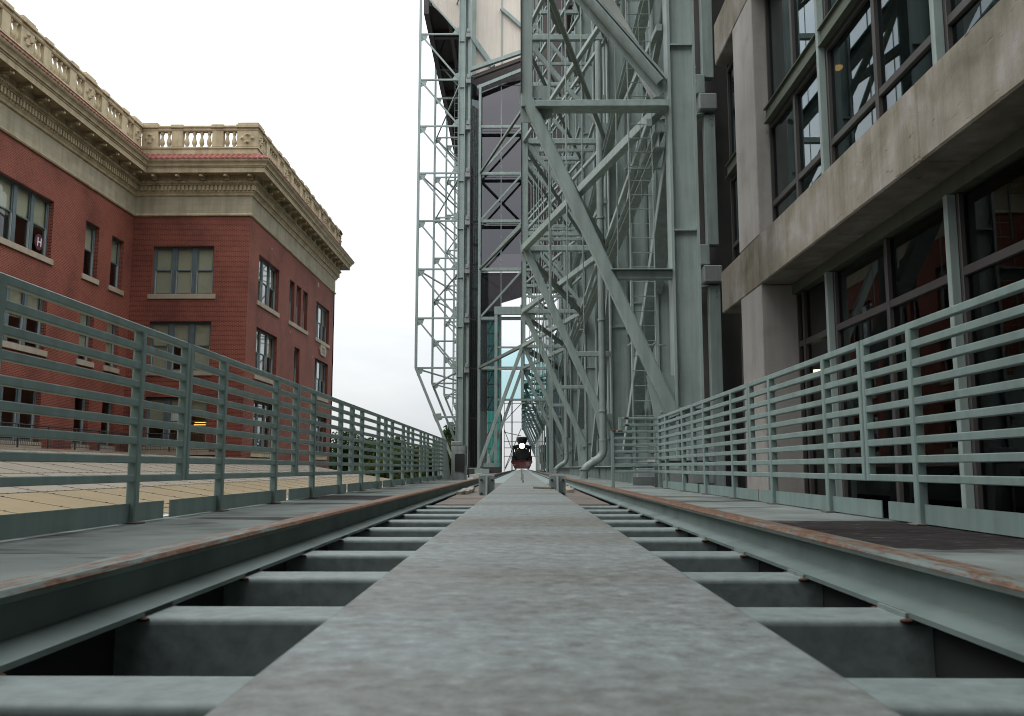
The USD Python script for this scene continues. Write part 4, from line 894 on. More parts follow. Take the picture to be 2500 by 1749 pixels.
# ---- drain pipes with elbows
def drain_pipe(x, y, z1, label):
    t = thing('drain_pipe', label, 'pipe', group='drain pipes at the right columns')
    MB().tube([(x, y, 0.75), (x, y, z1)], 0.10, 16).build('riser', M['galv'], t, smooth=50)
    el = [(x, y, 0.75), (x, y, 0.50), (x - 0.03, y, 0.38), (x - 0.10, y, 0.28), (x - 0.40, y, 0.08), (x - 0.50, y, 0.0), (x - 0.545, y, -0.10), (x - 0.55, y, -0.20), (x - 0.55, y, ZD)]
    MB().tube(el, 0.115, 16).build('elbow', M['galv'], t, smooth=50)
    for z in (0.78, 1.6, 4.2, 7.2):
        if z < z1: MB().tube([(x, y, z - 0.025), (x, y, z + 0.025)], 0.125, 16).build('pipe_clamp', M['steel'], t, smooth=50)
    MB().tube([(x - 0.55, y, -0.06), (x - 0.55, y, -0.02)], 0.14, 16).tube([(x - 0.28, y, 0.165), (x - 0.245, y, 0.188)], 0.14, 16).build('coupling', M['galv'], t, smooth=50)
drain_pipe(2.29, 24.7, 12.6, 'nearer thick green drain pipe with an elbow at its foot'); drain_pipe(2.30, 45.3, 12.6, 'farther green drain pipe with an elbow at its foot')

# ---- left lattice towers from the glass screen onwards
def lattice_frame(j, y):
    mat = M['steel_far']
    t = thing('lattice_tower', '%s slender lattice tower left of the track against the white sky' % NEAR[j], 'lattice tower', group='lattice towers left of the tunnel')
    zt = TIERS[9] + 1.5
    MB().bar((-6.86, y, T0), (-6.86, y, zt), 0.17, 0.17, 0.02).build('outer_post', mat, t)
    MB().bar((-6.86, y, T0), (-4.45, y, 0.6), 0.17, 0.17, 0.02, up=(0, 1, 0)).build('knee', mat, t)
    if j > 0: column_i(t, -4.22, -3.80, y, -8.0, zt, 0.5, mat, [])
    for k, z in enumerate(TIERS):
        MB().bar((-6.80, y, z), (-4.0, y, z), 0.10, 0.12, 0.01).build('crossbar', mat, t)
        if k + 1 < 10: MB().bar((-6.78, y, TIERS[k + 1] - 0.1), (-4.25, y, z + 0.1), 0.09, 0.11, 0.01).build('diagonal', mat, t)
        MB().add(plate(Polygon([(-6.78, z - 0.05), (-6.35, z - 0.05), (-6.45, z - 0.35), (-6.78, z - 0.5)]), 'y', y - 0.02, y + 0.02)).build('gusset', mat, t)
        MB().add(plate(Polygon([(-4.65, z + 0.05), (-4.22, z + 0.05), (-4.22, z + 0.5), (-4.4, z + 0.45)]), 'y', y - 0.02, y + 0.02)).build('gusset', mat, t)
        if k % 2 == 0 and j < 4:
            MB().bar((-6.8, y, z - 0.05), (-4.1, y + 10.4, z - 0.05), 0.09, 0.10, 0.01).build('brace', mat, t)
            MB().bar((-6.8, y + 10.4, z - 0.2), (-4.1, y, z - 0.2), 0.09, 0.10, 0.01).build('brace', mat, t)
    MB().bar((-5.38, y, 3.25), (-4.0, y, 3.25), 0.10, 0.13, 0.01).build('crossbar', mat, t)
    MB().add(plate(Polygon([(-5.75, 3.45), (-5.2, 3.5), (-5.1, 3.1), (-5.55, 2.95)]), 'y', y - 0.03, y + 0.03)).build('gusset', mat, t)
for j in range(5): lattice_frame(j, 56.2 + 10.4 * j)
# thick left column of the portal with bearing brackets at every tier
lc = thing('portal_column', 'thick green portal column with bracket blocks left of the glass', 'column')
column_i(lc, -4.22, -3.78, 56.0, -8.0, 34.0, 0.6, M['steel'], [z - 0.6 for z in TIERS])
MB().box(-3.60, -3.44, 56.2, 56.6, -8, 34.0).build('side_flange', M['steel'], lc)
MB().box(-3.775, -3.605, 56.45, 56.5, -8, 34.0).build('side_web', M['steel'], lc)
for z in TIERS: 
    MB().cbox(-3.72, -3.40, 55.9, 56.18, z - 0.35, z - 0.02, 0.02).build('bearing_block', M['grey_paint'], lc)
    MB().cbox(-3.66, -3.46, 55.85, 56.1, z - 0.02, z + 0.25, 0.02).build('bearing_block', M['grey_paint'], lc)
ld2 = thing('caged_ladder', 'thin far ladder running up beside the left lattice frames', 'ladder', (-5.0, 66.0, 0))
for x in (-0.25, 0.0, 0.25, 0.5): MB().bar((x, 0, 1.5), (x, 0, 33), 0.03).build('stringer', M['steel_far'], ld2)
tag(MB().add(trimesh.util.concatenate([trimesh.Trimesh(*boxm(-0.25, 0.5, -0.012, 0.012, z, z + 0.03)) for z in np.arange(1.6, 33, 0.6)])).build('rung', M['steel_far'], ld2), kind='stuff')

# ---- violet glass screen with its bracing, and the portal below it
gs = thing('glass_screen', 'tall violet smoked glass screen with X bracing above the track', 'glass screen')
YG = 57.1
def gbot(x): return 10.85 + (x + 1.34) * 0.30
def gtop(x): return 25.55 + (x + 2.74) * 0.42 if x < -0.83 else 26.42
xs = [-2.70, -1.38, 0.12]
for a, b in ((xs[0], xs[1]), (xs[1] + 0.03, xs[2])):
    lo = ((a, 0.0), (b, 0.0)) if a < -2 else ((a, gbot(a)), (b, gbot(b)))
    zz = [lo[0][1] if a < -2 else 10.0] + [z for z in TIERS if z > 12] + [30]
    full = Polygon([(a, 3.7 if a < -2 else gbot(a)), (b, 3.7 if a < -2 else gbot(b)), (b, gtop(b)), (a, gtop(a))])
    cuts = [0, 6.5, 9.75] + [T0 + TS * k for k in range(2, 8)] + [30]
    for c0, c1 in zip(cuts[:-1], cuts[1:]):
        q = full.intersection(sbox(a, c0 + 0.02, b, c1 - 0.02))
        if q.is_empty or q.geom_type != 'Polygon' or q.area < 0.05: continue
        MB().add(plate(q, 'y', YG, YG + 0.012)).build('pane', M['smoke_glass'] if c0 > 9 else M['silver_glass'], gs)
MB().box(xs[1] - 0.02, xs[1] + 0.05, YG - 0.05, YG - 0.002, 3.7, 25.9).build('mullion', M['steel'], gs)
MB().box(-2.86, -2.70, 56.2, 56.5, -0.4, 25.7).build('edge_post', M['steel'], gs)
for k, z in enumerate(TIERS):
    if z > 25: break
    MB().bar((-2.70, 56.35, z), (0.0, 56.35, z), 0.16, 0.20, 0.015).build('crossbar', M['steel'], gs)
    if k >= 1 and z < 22:
        z2 = z + TS
        if k % 1 == 0: MB().bar((-2.68, 56.3, z + 0.1), (0.0, 56.3, z2 - 0.12), 0.10, 0.13, 0.01).build('diagonal', M['steel'], gs)
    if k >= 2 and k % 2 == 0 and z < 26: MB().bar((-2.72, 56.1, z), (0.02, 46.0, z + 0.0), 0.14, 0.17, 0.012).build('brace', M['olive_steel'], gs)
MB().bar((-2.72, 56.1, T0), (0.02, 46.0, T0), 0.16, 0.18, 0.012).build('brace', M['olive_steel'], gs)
MB().bar((2.62, 56.1, T0 - 0.05), (0.12, 46.0, T0 - 0.05), 0.16, 0.18, 0.012).build('brace', M['dark_steel'], gs)
# sloping head of the screen
for dz, w, mt in ((0.05, 0.22, 'steel'), (0.75, 0.10, 'soffit'), (1.35, 0.26, 'steel')):
    MB().bar((-2.95 - dz * 0.4, 56.4, gtop(-2.95) + dz), (0.1, 56.4, gtop(-2.95) + dz + 1.28), 0.3, w, 0.01).build('head_beam', M[mt], gs)
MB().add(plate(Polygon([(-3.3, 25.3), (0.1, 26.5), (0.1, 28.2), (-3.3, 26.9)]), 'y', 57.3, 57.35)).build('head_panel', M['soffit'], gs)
# dark return panes left of the screen
for k in range(8):
    z0, z1 = (-0.1 + TS * k, TS * (k + 1) - 0.14)
    v, f = boxm(0, 1, -0.006, 0.006, z0 + 0.1, z1 + 0.08); v = v.copy()
    u = v[:, 0].copy(); v[:, 0] = -3.40 + u * 0.54; v[:, 1] += 56.75 + u * 0.9
    MB().add((v, f)).build('return_pane', M['glass'], gs)
mm = MB()
for u in np.arange(0.03, 1.0, 0.075): mm.box(-3.40 + u * 0.54 - 0.008, -3.40 + u * 0.54 + 0.008, 56.70 + u * 0.9, 56.72 + u * 0.9, -0.2, 24.5)
for x in np.arange(-2.66, -1.75, 0.09): mm.box(x, x + 0.018, YG + 0.25, YG + 0.27, -0.2, 11.2)
tag(mm.build('vertical_bar', M['dark_steel'], gs), kind='stuff')
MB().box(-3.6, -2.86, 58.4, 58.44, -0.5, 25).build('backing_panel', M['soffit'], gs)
MB().box(-2.72, -2.30, YG + 0.6, YG + 0.62, -0.3, 10.6).build('backing_panel', M['steel_far'], gs)
for z in np.arange(0.4, 10.5, 0.85): MB().bar((-2.3, YG + 0.6, z), (-1.5, YG + 0.6, z + 0.0), 0.05, 0.07).build('inner_bar', M['steel_far'], gs)
for z in np.arange(0.4, 10.0, 1.7): MB().bar((-2.3, YG + 0.75, z), (-1.5, YG + 0.75, z + 1.7), 0.05, 0.07).build('inner_bar', M['steel_far'], gs)
MB().box(-2.28, -1.5, YG + 1.6, YG + 1.62, -0.3, 10.6).build('inner_pane', M['dark_teal'], gs)
pt = thing('track_portal', 'green steel portal with header beam framing the track tunnel', 'portal')
MB().cbox(-1.78, 1.92, 55.98, 56.16, 9.88, 10.42, 0.02).build('header', M['steel'], pt)
MB().cbox(-1.76, -1.56, 56.0, 56.14, -0.4, 9.875, 0.015).build('jamb', M['steel'], pt); MB().cbox(-1.45, -1.36, 56.6, 56.7, -0.4, 9.875, 0.01).build('jamb', M['steel'], pt)
MB().cbox(1.72, 2.02, 56.0, 56.2, -0.4, 9.875, 0.015).build('jamb', M['steel'], pt)
for z in (7.75, T0 - 0.1, 4.35): MB().bar((-1.555, 56.07, z), (1.715, 56.07, z), 0.10, 0.12 if z > 5 else 0.14, 0.01).build('rail', M['steel'], pt)
MB().cbox(-0.06, 0.14, 56.0, 56.13, 4.43, 9.87, 0.01).build('centre_post', M['steel'], pt)
for x0, x1 in ((-1.355, -0.065), (0.145, 1.715)):
    for z0, z1 in ((4.43, T0 - 0.17), (T0 - 0.03, 7.68)):
        MB().box(x0 + 0.01, x1 - 0.01, 56.62, 56.632, z0, z1).build('pane', M['teal_glass'], pt)
# tunnel: dark teal glass along its right side, dark wall on the left of the opening
tn = thing('tunnel_side_glazing', 'dark teal glass wall receding along right side of tunnel', 'glass wall')
for k in range(9):
    y0 = 57.0 + 5.2 * k
    for z0, z1 in ((-0.2, 4.2), (4.35, 10.5)): MB().box(1.60, 1.612, y0 + 0.08, y0 + 5.2, z0, z1).build('pane', M['dark_teal'], tn)
    MB().box(1.56, 1.66, y0 - 0.06, y0 + 0.06, -0.4, 10.6).build('mullion', M['steel_far'], tn)
for z in (4.28, 10.55): MB().box(1.55, 1.67, 57.0, 103.8, z - 0.06, z + 0.06).build('transom', M['steel_far'], tn)
MB().box(2.1, 2.2, 57, 104, -0.5, 4.0).build('inner_wall', M['interior'], tn)
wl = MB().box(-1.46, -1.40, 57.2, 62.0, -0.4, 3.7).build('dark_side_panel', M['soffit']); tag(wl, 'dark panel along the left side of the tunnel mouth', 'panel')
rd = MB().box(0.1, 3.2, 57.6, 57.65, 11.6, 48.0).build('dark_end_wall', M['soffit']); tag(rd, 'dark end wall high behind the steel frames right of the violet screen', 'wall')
# far lattice gate behind the locomotive
fg = thing('far_lattice', 'thin dark lattice frame crossing the track behind the locomotive', 'lattice frame')
YF = 121.0
for x in (-2.42, -1.45, -1.30, 2.3): MB().bar((x, YF, -0.5), (x, YF, 9.5), 0.09).build('upright', M['dark_steel'], fg)
for z in (1.6, 2.75, 3.6, 6.3, 8.9): MB().bar((-2.42, YF, z), (2.3, YF, z), 0.08, 0.09).build('crossbar', M['dark_steel'], fg)
for a, b in (((-2.3, 0.0), (-0.1, 5.4)), ((0.1, 5.4), (2.2, 1.9)), ((-2.4, 4.9), (-0.1, 4.4)), ((-2.4, 5.2), (-1.5, 2.8)), ((-2.3, -0.2), (-1.4, 1.7)), ((-2.4, 6.4), (-0.1, 8.8))):
    MB().bar((a[0], YF + 0.05, a[1]), (b[0], YF + 0.05, b[1]), 0.10, 0.12, up=(0, 1, 0)).build('diagonal', M['dark_steel'], fg)

# ---- roof: cream end cladding and dark underside
rt = thing('high_roof', 'cream clad high roof end with dark underside above left frames', 'roof')
cp_ = Polygon([(-6.4, 33.0), (-6.25, 32.3), (-4.3, 30.3), (-3.45, 27.0), (0.15, 28.4), (0.15, 48), (-6.4, 48)])
cutx = [-6.5, -3.4, -1.35, 0.16]
for a, b in zip(cutx[:-1], cutx[1:]):
    q = cp_.intersection(sbox(a + 0.01, 20, b - 0.01, 60))
    MB().add(plate(q, 'y', 57.75, 57.9)).build('cladding_panel', M['cream'], rt)
MB().bar((-3.35, 57.6, 29.7), (-1.95, 57.6, 27.6), 0.25, 0.34).build('cladding_rib', M['steel'], rt); MB().box(-1.39, -1.31, 57.68, 57.74, 27.8, 40).build('cladding_rib', M['steel'], rt); MB().box(-3.42, -3.15, 57.6, 57.74, 27.0, 40).build('cladding_rib', M['steel'], rt)
MB().bar((-1.4, 57.6, 31.9), (0.2, 57.6, 30.4), 0.2, 0.26).build('cladding_rib', M['steel'], rt)
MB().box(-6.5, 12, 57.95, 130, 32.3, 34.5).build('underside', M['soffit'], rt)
MB().box(-6.85, -6.5, 57.9, 130, 31.7, 34.8).build('eave_beam', M['dark_steel'], rt)
for y in np.arange(61.4, 130, 5.2): MB().box(-6.49, -3.0, y, y + 0.35, 31.75, 32.29).build('underside_beam', M['dark_steel'], rt)
MB().box(-5.3, -5.05, 58, 130, 31.85, 32.29).build('underside_beam', M['dark_steel'], rt)
for x in (-6.2, -4.9): MB().box(x, x + 0.3, 118, 118.3, -9, 31.7).build('roof_leg', M['steel_far'], rt)

# ---- utility kiosk and small frame on the left walkway
t = thing('utility_kiosk', 'grey rounded utility cabinet with dark window at end of left railing', 'cabinet', (-1.62, 22.5, ZD))
pr_ = []
for q in np.linspace(PI, 2 * PI, 13): pr_.append((0.19 * math.cos(q), 0.06 + 0.10 * math.sin(q)))
pr_ += [(0.19, 0.42), (-0.19, 0.42)]
MB().add(plate(Polygon(pr_), 'z', 0.0, 0.74)).build('body', M['grey_paint'], t, smooth=30)
MB().add(plate(Polygon([(x * 1.04, y * 1.04) for x, y in pr_]), 'z', 0.742, 0.86)).build('cap', M['grey_paint'], t, smooth=30)
q = sbox(-0.055, 0.24, 0.125, 0.62).buffer(0.035)
MB().add(plate(q, 'y', -0.052, -0.035)).build('window', M['rubber'], t)
MB().cbox(-0.20, 0.06, 0.05, 0.30, 0.865, 0.98, 0.01).build('vent_unit', M['sash_light'], t)
for k in range(3): MB().box(-0.185 + 0.082 * k, -0.115 + 0.082 * k, 0.04, 0.049, 0.885, 0.965).build('vent_grille', M['grey_paint'], t)
MB().cbox(0.235, 0.26, 0.1, 0.35, 0, 0.74, 0.004).build('side_strip', M['dark_steel'], t)
t = thing('tapered_fin', 'tall tapered green steel fin at the end of left railing', 'steel fin', (-2.02, 23.0, ZD))
MB().add(plate(Polygon([(-0.12, 0), (0.14, 0), (-0.02, 1.02), (-0.12, 1.05)]), 'y', 0, 0.03)).build('fin_plate', M['steel_far'], t)
MB().add(plate(Polygon([(0.141, 0), (0.17, 0), (0.01, 1.02), (-0.018, 1.02)]), 'y', -0.02, 0.06)).build('fin_flange', M['grey_paint'], t)
t = thing('small_guard_frame', 'thin pale guard frame beside the cabinet on left walkway', 'guard frame', (-1.2, 22.0, ZD))
for x, h in ((-0.19, 0.36), (0.22, 0.29)): MB().bar((x, 0, 0), (x, 0, h), 0.016).build('leg', M['sash_light'], t)
MB().bar((-0.19, 0, 0.285), (0.22, 0, 0.285), 0.016).build('bar', M['sash_light'], t)
MB().cbox(-0.16, -0.02, -0.03, 0.02, 0.0, 0.05, 0.004).build('socket_box', M['white_paint'], t)
t = thing('portal_plinth', 'dark green plinth and machinery base left of the track portal', 'plinth')
MB().box(-3.6, -1.3, 50.0, 56.0, -0.6, 0.05).build('base', M['dark_steel'], t); MB().box(-2.6, -1.8, 48.5, 49.9, -0.5, -0.05).build('step', M['steel_far'], t)
MB().tube([(-2.05, 55.2, 0.05), (-2.05, 55.2, 0.9)], [0.2, 0.08], 10).build('machine_cone', M['steel'], t); MB().box(-2.4, -1.7, 55.0, 55.5, 0.05, 0.3).build('machine_base', M['steel'], t)

# ================================================================== CONCRETE BUILDING ON THE RIGHT
cb = thing('concrete_building', 'weathered concrete building with dark glazing on the right', 'building')
XC, XG, XL0 = 4.6, 4.9, 5.3
YE, YB = 19.8, -6.0
joints = [-6.0, -2.0, 2.6, 6.32, 9.78, 12.95, 16.6, 19.8]
for z0, z1 in ((3.51, 4.48), (9.48, 10.50)):
    for a, b in zip(joints[:-1], joints[1:]):
        MB().cbox(XC, 5.9, a + 0.006, b - 0.006, z0, z1, 0.022).build('spandrel', M['concrete'], cb)
    MB().box(5.9, 13.0, YB, YE, z0 + 0.05, z1 - 0.02).build('floor_slab', M['interior'], cb)
MB().box(XC + 0.03, 13, YB, YE, 15.5, 16.5).build('roof_slab', M['concrete'], cb)
for z0, z1 in ((-8.0, 3.508), (4.482, 9.478), (10.502, 15.498)):
    for y0 in (16.58, 1.0):
        MB().cbox(XC + 0.004, 5.42, y0, y0 + 1.52, z0, z1, 0.02).build('column', M['pale_concrete'], cb)
# upper glazing
def glazed_bay(x, y0, y1, z0, z1, dark, green, trans, girt, dep=0.10, gm='glass'):
    yb = sorted([y0, y1] + dark + green)
    for y in dark: MB().cbox(x - 0.03, x + dep, y - 0.05, y + 0.05, z0, z1, 0.006).build('mullion', M['dark_steel'], cb)
    for y in green:
        MB().cbox(x - 0.14, x - 0.03, y - 0.05, y + 0.05, z0, z1, 0.006).build('green_mullion', M['steel'], cb); MB().cbox(x - 0.028, x + dep, y - 0.11, y + 0.11, z0, z1, 0.006).build('mullion', M['dark_steel'], cb)
    zb = sorted([z0, z1] + trans + ([girt] if girt else []))
    for a, b in zip(yb[:-1], yb[1:]):
        for c, d in zip(zb[:-1], zb[1:]):
            MB().box(x + 0.03, x + 0.042, a + 0.05, b - 0.05, c + 0.03, d - 0.03).build('pane', M[gm], cb)
        for z in trans: MB().cbox(x - 0.02, x + dep, a + 0.052, b - 0.052, z - 0.055, z + 0.055, 0.006).build('transom', M['dark_steel'], cb)
        if girt:
            MB().cbox(x - 0.02, x + dep, a + 0.052, b - 0.052, girt - 0.24, girt - 0.14, 0.006).build('transom', M['dark_steel'], cb)
            MB().cbox(x - 0.02, x + dep, a + 0.052, b - 0.052, girt + 0.16, girt + 0.24, 0.006).build('transom', M['dark_steel'], cb)
    if girt:
        gy = sorted([y0, y1] + green)
        for a, b in zip(gy[:-1], gy[1:]):
            MB().add(ibeam((x - 0.085, a + 0.055, girt), (x - 0.085, b - 0.055, girt), 0.12, 0.30, 0.018, 0.02)).build('girt', M['olive'], cb)
    for y, s in ((y0, 1), (y1, -1)): MB().cbox(x - 0.025, x + dep, min(y, y + s * 0.05), max(y, y + s * 0.05), z0, z1, 0.004).build('edge_frame', M['dark_steel'], cb)
for zo, zt_ in ((4.482, 9.478), (10.502, 15.49)):
    glazed_bay(XG, 2.54, 16.56, zo, zt_, [15.0, 11.5, 7.75, 4.1], [13.4, 9.62, 5.9], [zo + 0.60, zt_ - 0.12], zo + 2.36)
    glazed_bay(XG, 18.12, YE, zo, zt_, [18.95], [], [zo + 0.60, zt_ - 0.12], zo + 2.36)
    glazed_bay(XG, YB, 0.98, zo, zt_, [-4.0, -0.5], [-2.2], [zo + 0.60, zt_ - 0.12], zo + 2.36)
glazed_bay(XL0, 2.54, 16.56, -1.0, 3.30, [16.2, 12.45, 8.35, 4.3], [14.62, 10.4, 6.3], [2.33], None, gm='shop_glass')
glazed_bay(XL0, 18.12, YE, -1.0, 3.30, [18.95], [], [2.33], None, gm='shop_glass')
glazed_bay(XL0, YB, 0.98, -1.0, 3.30, [-3.0], [-1.0], [2.33], None, gm='shop_glass')
for a, b in zip(joints[:-1], joints[1:]): MB().cbox(XL0 - 0.10, XL0 + 0.2, a + 0.002, b - 0.002, 3.305, 3.508, 0.006).build('head_beam', M['olive'], cb)
for z0, z1 in ((9.30, 9.478),): MB().cbox(XG - 0.08, XG + 0.2, 2.54, 16.56, z0 + 0.02, z1, 0.006).build('head_beam', M['olive'], cb)
# rooms behind the glass
MB().box(12.5, 12.6, YB, YE, -1.2, 15.5).box(5.0, 12.5, YE - 0.15, YE - 0.02, -8, 15.5).box(5.5, 12.5, YB, YB + 0.1, -1, 15.5).build('room_wall', M['interior'], cb)
MB().box(5.3, 12.5, YB, YE, -1.2, -1.02).build('floor_slab', M['interior'], cb)
for y in (5.0, 14.2): MB().tube([(7.6, y, 4.5), (7.6, y, 9.45)], 0.45, 18).build('round_column', M['interior'], cb, smooth=40)
MB().box(8.9, 9.0, 10.0, 16.0, -1.0, 3.3).box(8.6, 8.7, 3, 8, 4.5, 8.0).build('partition', M['interior'], cb)
MB().box(XC + 0.02, 5.28, YB, YE, -2.2, -2.0).build('lower_ledge', M['concrete'], cb)
# lamps hung inside
def pendant(x, y, z, label, mt, s=1.0):
    t = thing('pendant_lamp', label, 'lamp', (x, y, z))
    MB().add(lathe([(0.23 * s, 0.02), (0.20 * s, 0.10), (0.12 * s, 0.22), (0.05 * s, 0.30), (0.02 * s, 0.34)], 18)).build('shade', M['brass'], t, smooth=40)
    MB().add(lathe([(0.01, -0.12 * s), (0.10 * s, -0.10 * s), (0.17 * s, -0.05 * s), (0.20 * s, 0.0), (0.20 * s, 0.018)], 18)).build('bulb', mt, t, smooth=40)
    MB().tube([(0, 0, 0.34 * s), (0, 0, 1.0)], 0.012, 6).build('cord', M['rubber'], t)
pendant(5.80, 17.12, 1.885, 'lit pendant lamp glowing behind lower glass above the right railing', M['lamp'], 0.72)
pendant(6.6, 17.4, 8.28, 'small amber lamp glowing behind the upper glass beside concrete column', M['lamp_dim'], 0.5)

# slender green column bolted to the corner of the concrete building
t = thing('corner_column', 'slim green steel column bolted to end of concrete building', 'column', (4.45, 20.45, 0))
for z0, z1 in ((-4.0, 4.3), (5.3, 8.55), (9.5, 15)):
    MB().cbox(0.0, 0.27, 0, 0.24, z0, z1, 0.01).build('shaft', M['steel'], t)
    mb = MB(); bolts(mb, [(0.18, -0.001, z1 - 0.12), (0.18, -0.001, z1 - 0.26)], 'y', 0.022); tag(mb.build('bolt', M['steel'], t), kind='stuff')
for z in (4.35, 8.62):
    MB().cbox(-0.14, 0.30, -0.16, 0.30, z, z + 0.42, 0.03).build('bracket_block', M['grey_paint'], t); MB().cbox(-0.26, 0.04, -0.05, 0.25, z + 0.45, z + 0.95, 0.02).build('bracket_block', M['steel'], t)
    MB().bar((-1.4, 0.1, z - 0.25), (0.0, 0.1, z - 0.05), 0.3, 0.03).build('tie_plate', M['steel'], t)
tag(MB().box(3.9, 12.5, 20.9, 21.0, -4, 26).build('dark_gap_wall', M['interior']), 'dark wall in the gap left of the concrete building', 'wall')

# added unseen building behind the viewpoint, sized to block sky light and sun
rb = thing('rear_building', 'tall dark unseen building added behind the viewpoint to block sky light', 'building')
MB().box(-20, 14, -12, -7, -10, 27).build('wall', M['blocker_skin'], rb)
for k in range(7): MB().box(-17 + 4.3 * k, -13.3 + 4.3 * k, -6.998, -6.95, -0.5, 3.3).box(-17 + 4.3 * k, -13.3 + 4.3 * k, -6.998, -6.95, 4.6, 13.5).build('window', M['dark_steel'], rb)  # window panels of the added light blocker

# ================================================================== LOCOMOTIVE
lo = thing('steam_locomotive', 'old black steam locomotive with red cowcatcher and lit headlamp', 'locomotive', (0.02, 99.0, -0.163))
def Y(v): return v                                                     # length runs towards +y, front at y = 0
MB().add(lathe([(0.76, -0.0), (0.78, -0.05), (0.78, -1.3), (0.70, -1.32), (0.70, -5.2)], 28, 'y', (0, 0.9, 1.72))).build('boiler', M['black'], lo, smooth=35)
MB().add(lathe([(0.0, 0.03), (0.52, 0.025), (0.56, 0.0), (0.0, 0.0)][::-1], 24, 'y', (0, 0.9, 1.72))).build('smokebox_door', M['black'], lo, smooth=35)
MB().add(lathe([(0.36, 2.35), (0.36, 2.6), (0.40, 2.8), (0.50, 3.05), (0.62, 3.35), (0.66, 3.45), (0.63, 3.66), (0.54, 3.70)], 24, 'z', (0, 1.55, 0))).build('smokestack', M['black'], lo, smooth=35)
MB().cbox(-0.36, 0.36, 0.62, 1.1, 2.30, 3.0, 0.03).build('headlight_box', M['black'], lo)
MB().cbox(-0.2, 0.2, 0.75, 1.2, 2.28, 2.355, 0.01).build('headlight_bracket', M['brass'], lo)
MB().add(lathe([(0.0, 0.02), (0.31, 0.0), (0.31, -0.03), (0.0, -0.03)][::-1], 24, 'y', (0, 0.60, 2.66))).build('headlight_lens', M['headlight'], lo)
MB().add(lathe([(0.28, 2.4), (0.30, 2.6), (0.22, 2.78), (0.06, 2.86)], 16, 'z', (0, 3.3, 0))).build('sand_dome', M['black'], lo, smooth=40)
MB().add(lathe([(0.17, 2.55), (0.15, 2.68), (0.08, 2.78), (0.02, 2.82)], 14, 'z', (0, 2.5, 0))).build('bell', M['brass'], lo, smooth=40)
front = sbox(-1.08, 1.1, 1.08, 2.68)
for s in (-1, 1): front = front.difference(sbox(min(s * 0.84, s * 0.95), 2.05, max(s * 0.84, s * 0.95), 2.38)).difference(sbox(min(s * 0.42, s * 0.56), 2.38, max(s * 0.42, s * 0.56), 2.52))
cabp = MB().add(plate(front, 'y', 6.0, 6.06)).build('cab_front', M['black'], lo)
side = sbox(6.062, 1.1, 7.6, 2.68).difference(sbox(6.4, 1.8, 7.3, 2.5))
for s in (-1, 1): MB().add(plate(side, 'x', min(s * 1.08, s * 1.03), max(s * 1.08, s * 1.03))).build('cab_side', M['black'], lo)
MB().add(plate(Polygon([(-1.2, 2.682), (1.2, 2.682), (1.1, 2.80), (0.5, 2.93), (-0.5, 2.93), (-1.1, 2.80)]), 'y', 5.85, 7.8)).build('cab_roof', M['black'], lo)
MB().cbox(-1.16, 1.16, 0.55, 0.78, 0.84, 1.02, 0.02).build('pilot_beam', M['red'], lo)
for k in range(17):
    x = -1.08 + k * 2.16 / 16
    MB().bar((x, 0.54, 0.86), (x * 0.74, -0.35 + 0.75 * abs(x) * 0.7, 0.10), 0.105, 0.05).build('cowcatcher_bar', M['red'], lo)
MB().bar((-0.82, 0.06, 0.12), (0.0, -0.40, 0.12), 0.08).bar((0.82, 0.06, 0.12), (0.0, -0.40, 0.12), 0.08).build('cowcatcher_foot', M['red'], lo)
for s in (-1, 1):
    MB().add(lathe([(0.26, 0), (0.26, -0.95)][::-1], 18, 'y', (s * 0.93, 0.95, 0.85))).build('cylinder', M['black'], lo, smooth=40)
    MB().cbox(min(s * 0.72, s * 1.14), max(s * 0.72, s * 1.14), 0.95, 1.9, 1.02, 1.45, 0.03).build('steam_chest', M['black'], lo)
    MB().cbox(min(s * 0.72, s * 1.05), max(s * 0.72, s * 1.05), 0.8, 6.0, 1.46, 1.50, 0.01).build('running_board', M['black'], lo)
    for y in (1.3, 2.3): MB().add(lathe([(0.36, -0.05), (0.38, -0.04), (0.38, 0.04), (0.36, 0.05)], 20, 'x', (s * 0.73, y, 0.38))).build('pilot_wheel', M['black'], lo, smooth=40)
    for y in (3.6, 5.3): MB().add(lathe([(0.76, -0.06), (0.78, -0.04), (0.78, 0.04), (0.76, 0.06)], 26, 'x', (s * 0.73, y, 0.78))).build('driving_wheel', M['red'], lo, smooth=40)
    MB().add(lathe([(0.05, 0), (0.05, 0.12)], 10, 'z', (s * 0.98, 0.52, 0.36))).build('marker', M['brass'], lo)
MB().cbox(-0.95, 0.95, 8.4, 12.6, 0.95, 2.1, 0.03).build('tender', M['black'], lo)
MB().box(-0.62, 0.62, 0.8, 12.6, 0.12, 0.95).build('chassis', M['black'], lo)
for s in (-1, 1):
    for y in (9.0, 10.0, 11.3, 12.2): MB().add(lathe([(0.36, -0.05), (0.38, -0.04), (0.38, 0.04), (0.36, 0.05)], 18, 'x', (s * 0.73, y, 0.38))).build('tender_wheel', M['black'], lo, smooth=40)

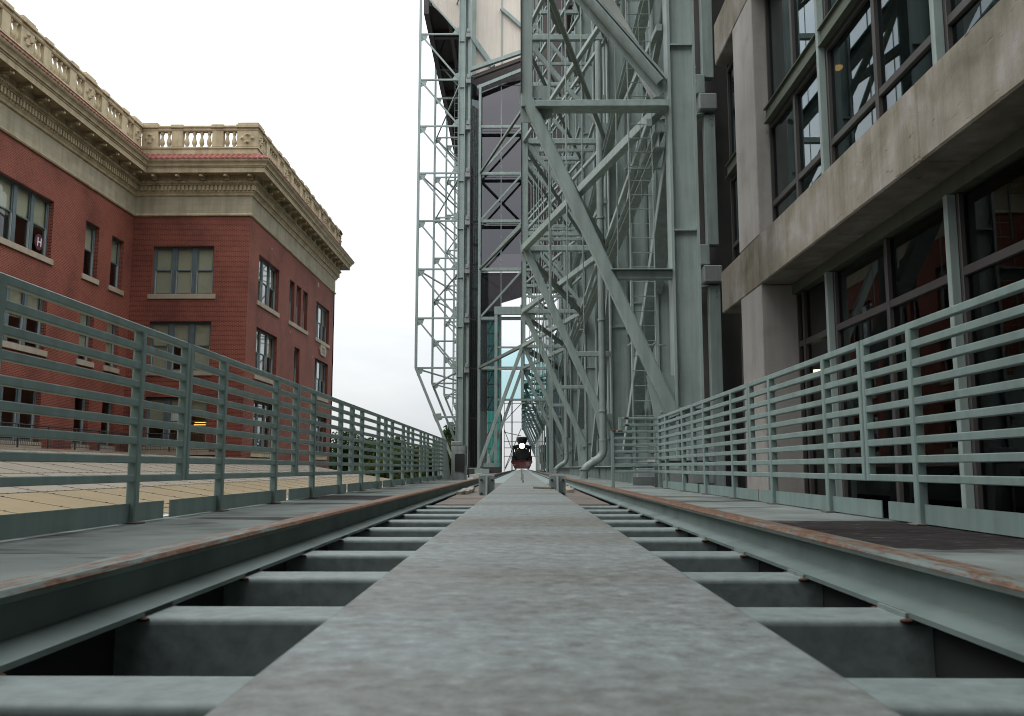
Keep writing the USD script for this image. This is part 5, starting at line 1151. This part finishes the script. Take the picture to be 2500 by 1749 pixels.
# ================================================================== TREES
def tree(x, y, z0, h, rad, seed, label, mat, n=5200, leaf=0.30):
    rg = np.random.default_rng(seed); t = thing('broadleaf_tree', label, 'tree', (x, y, z0))
    m = MB().tube([(0, 0, 0), (0.1, 0, h * 0.3), (0, 0.1, h * 0.62)], [rad * 0.09, rad * 0.065, rad * 0.03], 8)
    ctr = []
    for k in range(13):
        a = k * 2.4 + rg.uniform(-0.4, 0.4); f = rg.uniform(0.35, 0.62); q = rg.uniform(0.45, 0.85) * rad
        e = np.array([math.cos(a) * q, math.sin(a) * q, h * rg.uniform(0.52, 0.97)]); s = np.array([0, 0, h * f * 0.85])
        m.tube([s, (s + e) / 2 + [0, 0, h * 0.03], e], [rad * 0.035, rad * 0.022, rad * 0.008], 5); ctr.append((e, rad * rg.uniform(0.24, 0.44)))
    ctr.append((np.array([0, 0, h * 0.9]), rad * 0.4))
    m.build('trunk', M['bark'], t)
    w = np.array([c[1] ** 2 for c in ctr]); pick = rg.choice(len(ctr), n, p=w / w.sum())
    d = rg.normal(size=(n, 3)); d /= np.linalg.norm(d, axis=1, keepdims=True)
    P = np.array([ctr[i][0] for i in pick]) + d * (np.array([ctr[i][1] for i in pick]) * rg.uniform(0.35, 1.08, n))[:, None] * [1, 1, 0.8]
    u = rg.normal(size=(n, 3)); u /= np.linalg.norm(u, axis=1, keepdims=True); v = np.cross(u, rg.normal(size=(n, 3))); v /= np.linalg.norm(v, axis=1, keepdims=True)
    s = leaf * rg.uniform(0.6, 1.3, (n, 1)); V = np.stack([P - u * s, P + v * s * 0.5, P + u * s, P - v * s * 0.5], 1).reshape(-1, 3)
    b = np.arange(n)[:, None] * 4; F = np.concatenate([b + [0, 1, 2], b + [0, 2, 3]])
    MB().add((V, F)).build('crown', mat, t)
    return t
tree(-17.0, 100, -10, 13.4, 4.6, 1, 'tall dark tree beyond the tan roof, tallest of the row', M['leaf'])
tree(-22.5, 104, -10, 12.2, 4.2, 2, 'lower dark tree beside the corner of the brick building', M['leaf'])
tree(-12.2, 92, -10, 12.0, 4.4, 3, 'yellow-green tree behind the far end of left railing', M['leaf2'])
tree(-8.6, 84, -10, 12.2, 3.6, 4, 'small olive tree beside the grey cabinet', M['leaf2'])
tree(-10.5, 128, -10, 16.0, 3.4, 5, 'thin far tree seen under the lattice frames', M['leaf'], 1500)
tree(-27.5, 150, -10, 12.6, 5.0, 6, 'distant pale tree low on the horizon past brick building', M['leaf2'])
hd = MB()
rg = np.random.default_rng(9)
for k in range(60):
    m = trimesh.creation.icosphere(1, 1.0); m.vertices *= 1 + 0.25 * rg.normal(size=(len(m.vertices), 1)); m.apply_scale(rg.uniform(3, 6)); m.apply_translation((-150 + k * 4.6 + rg.uniform(-2, 2), 330 + rg.uniform(-30, 30), -8)); hd.add(m)
tag(hd.build('far_treeline', M['leaf']), 'low dark distant treeline along the horizon', 'treeline', kind='stuff')
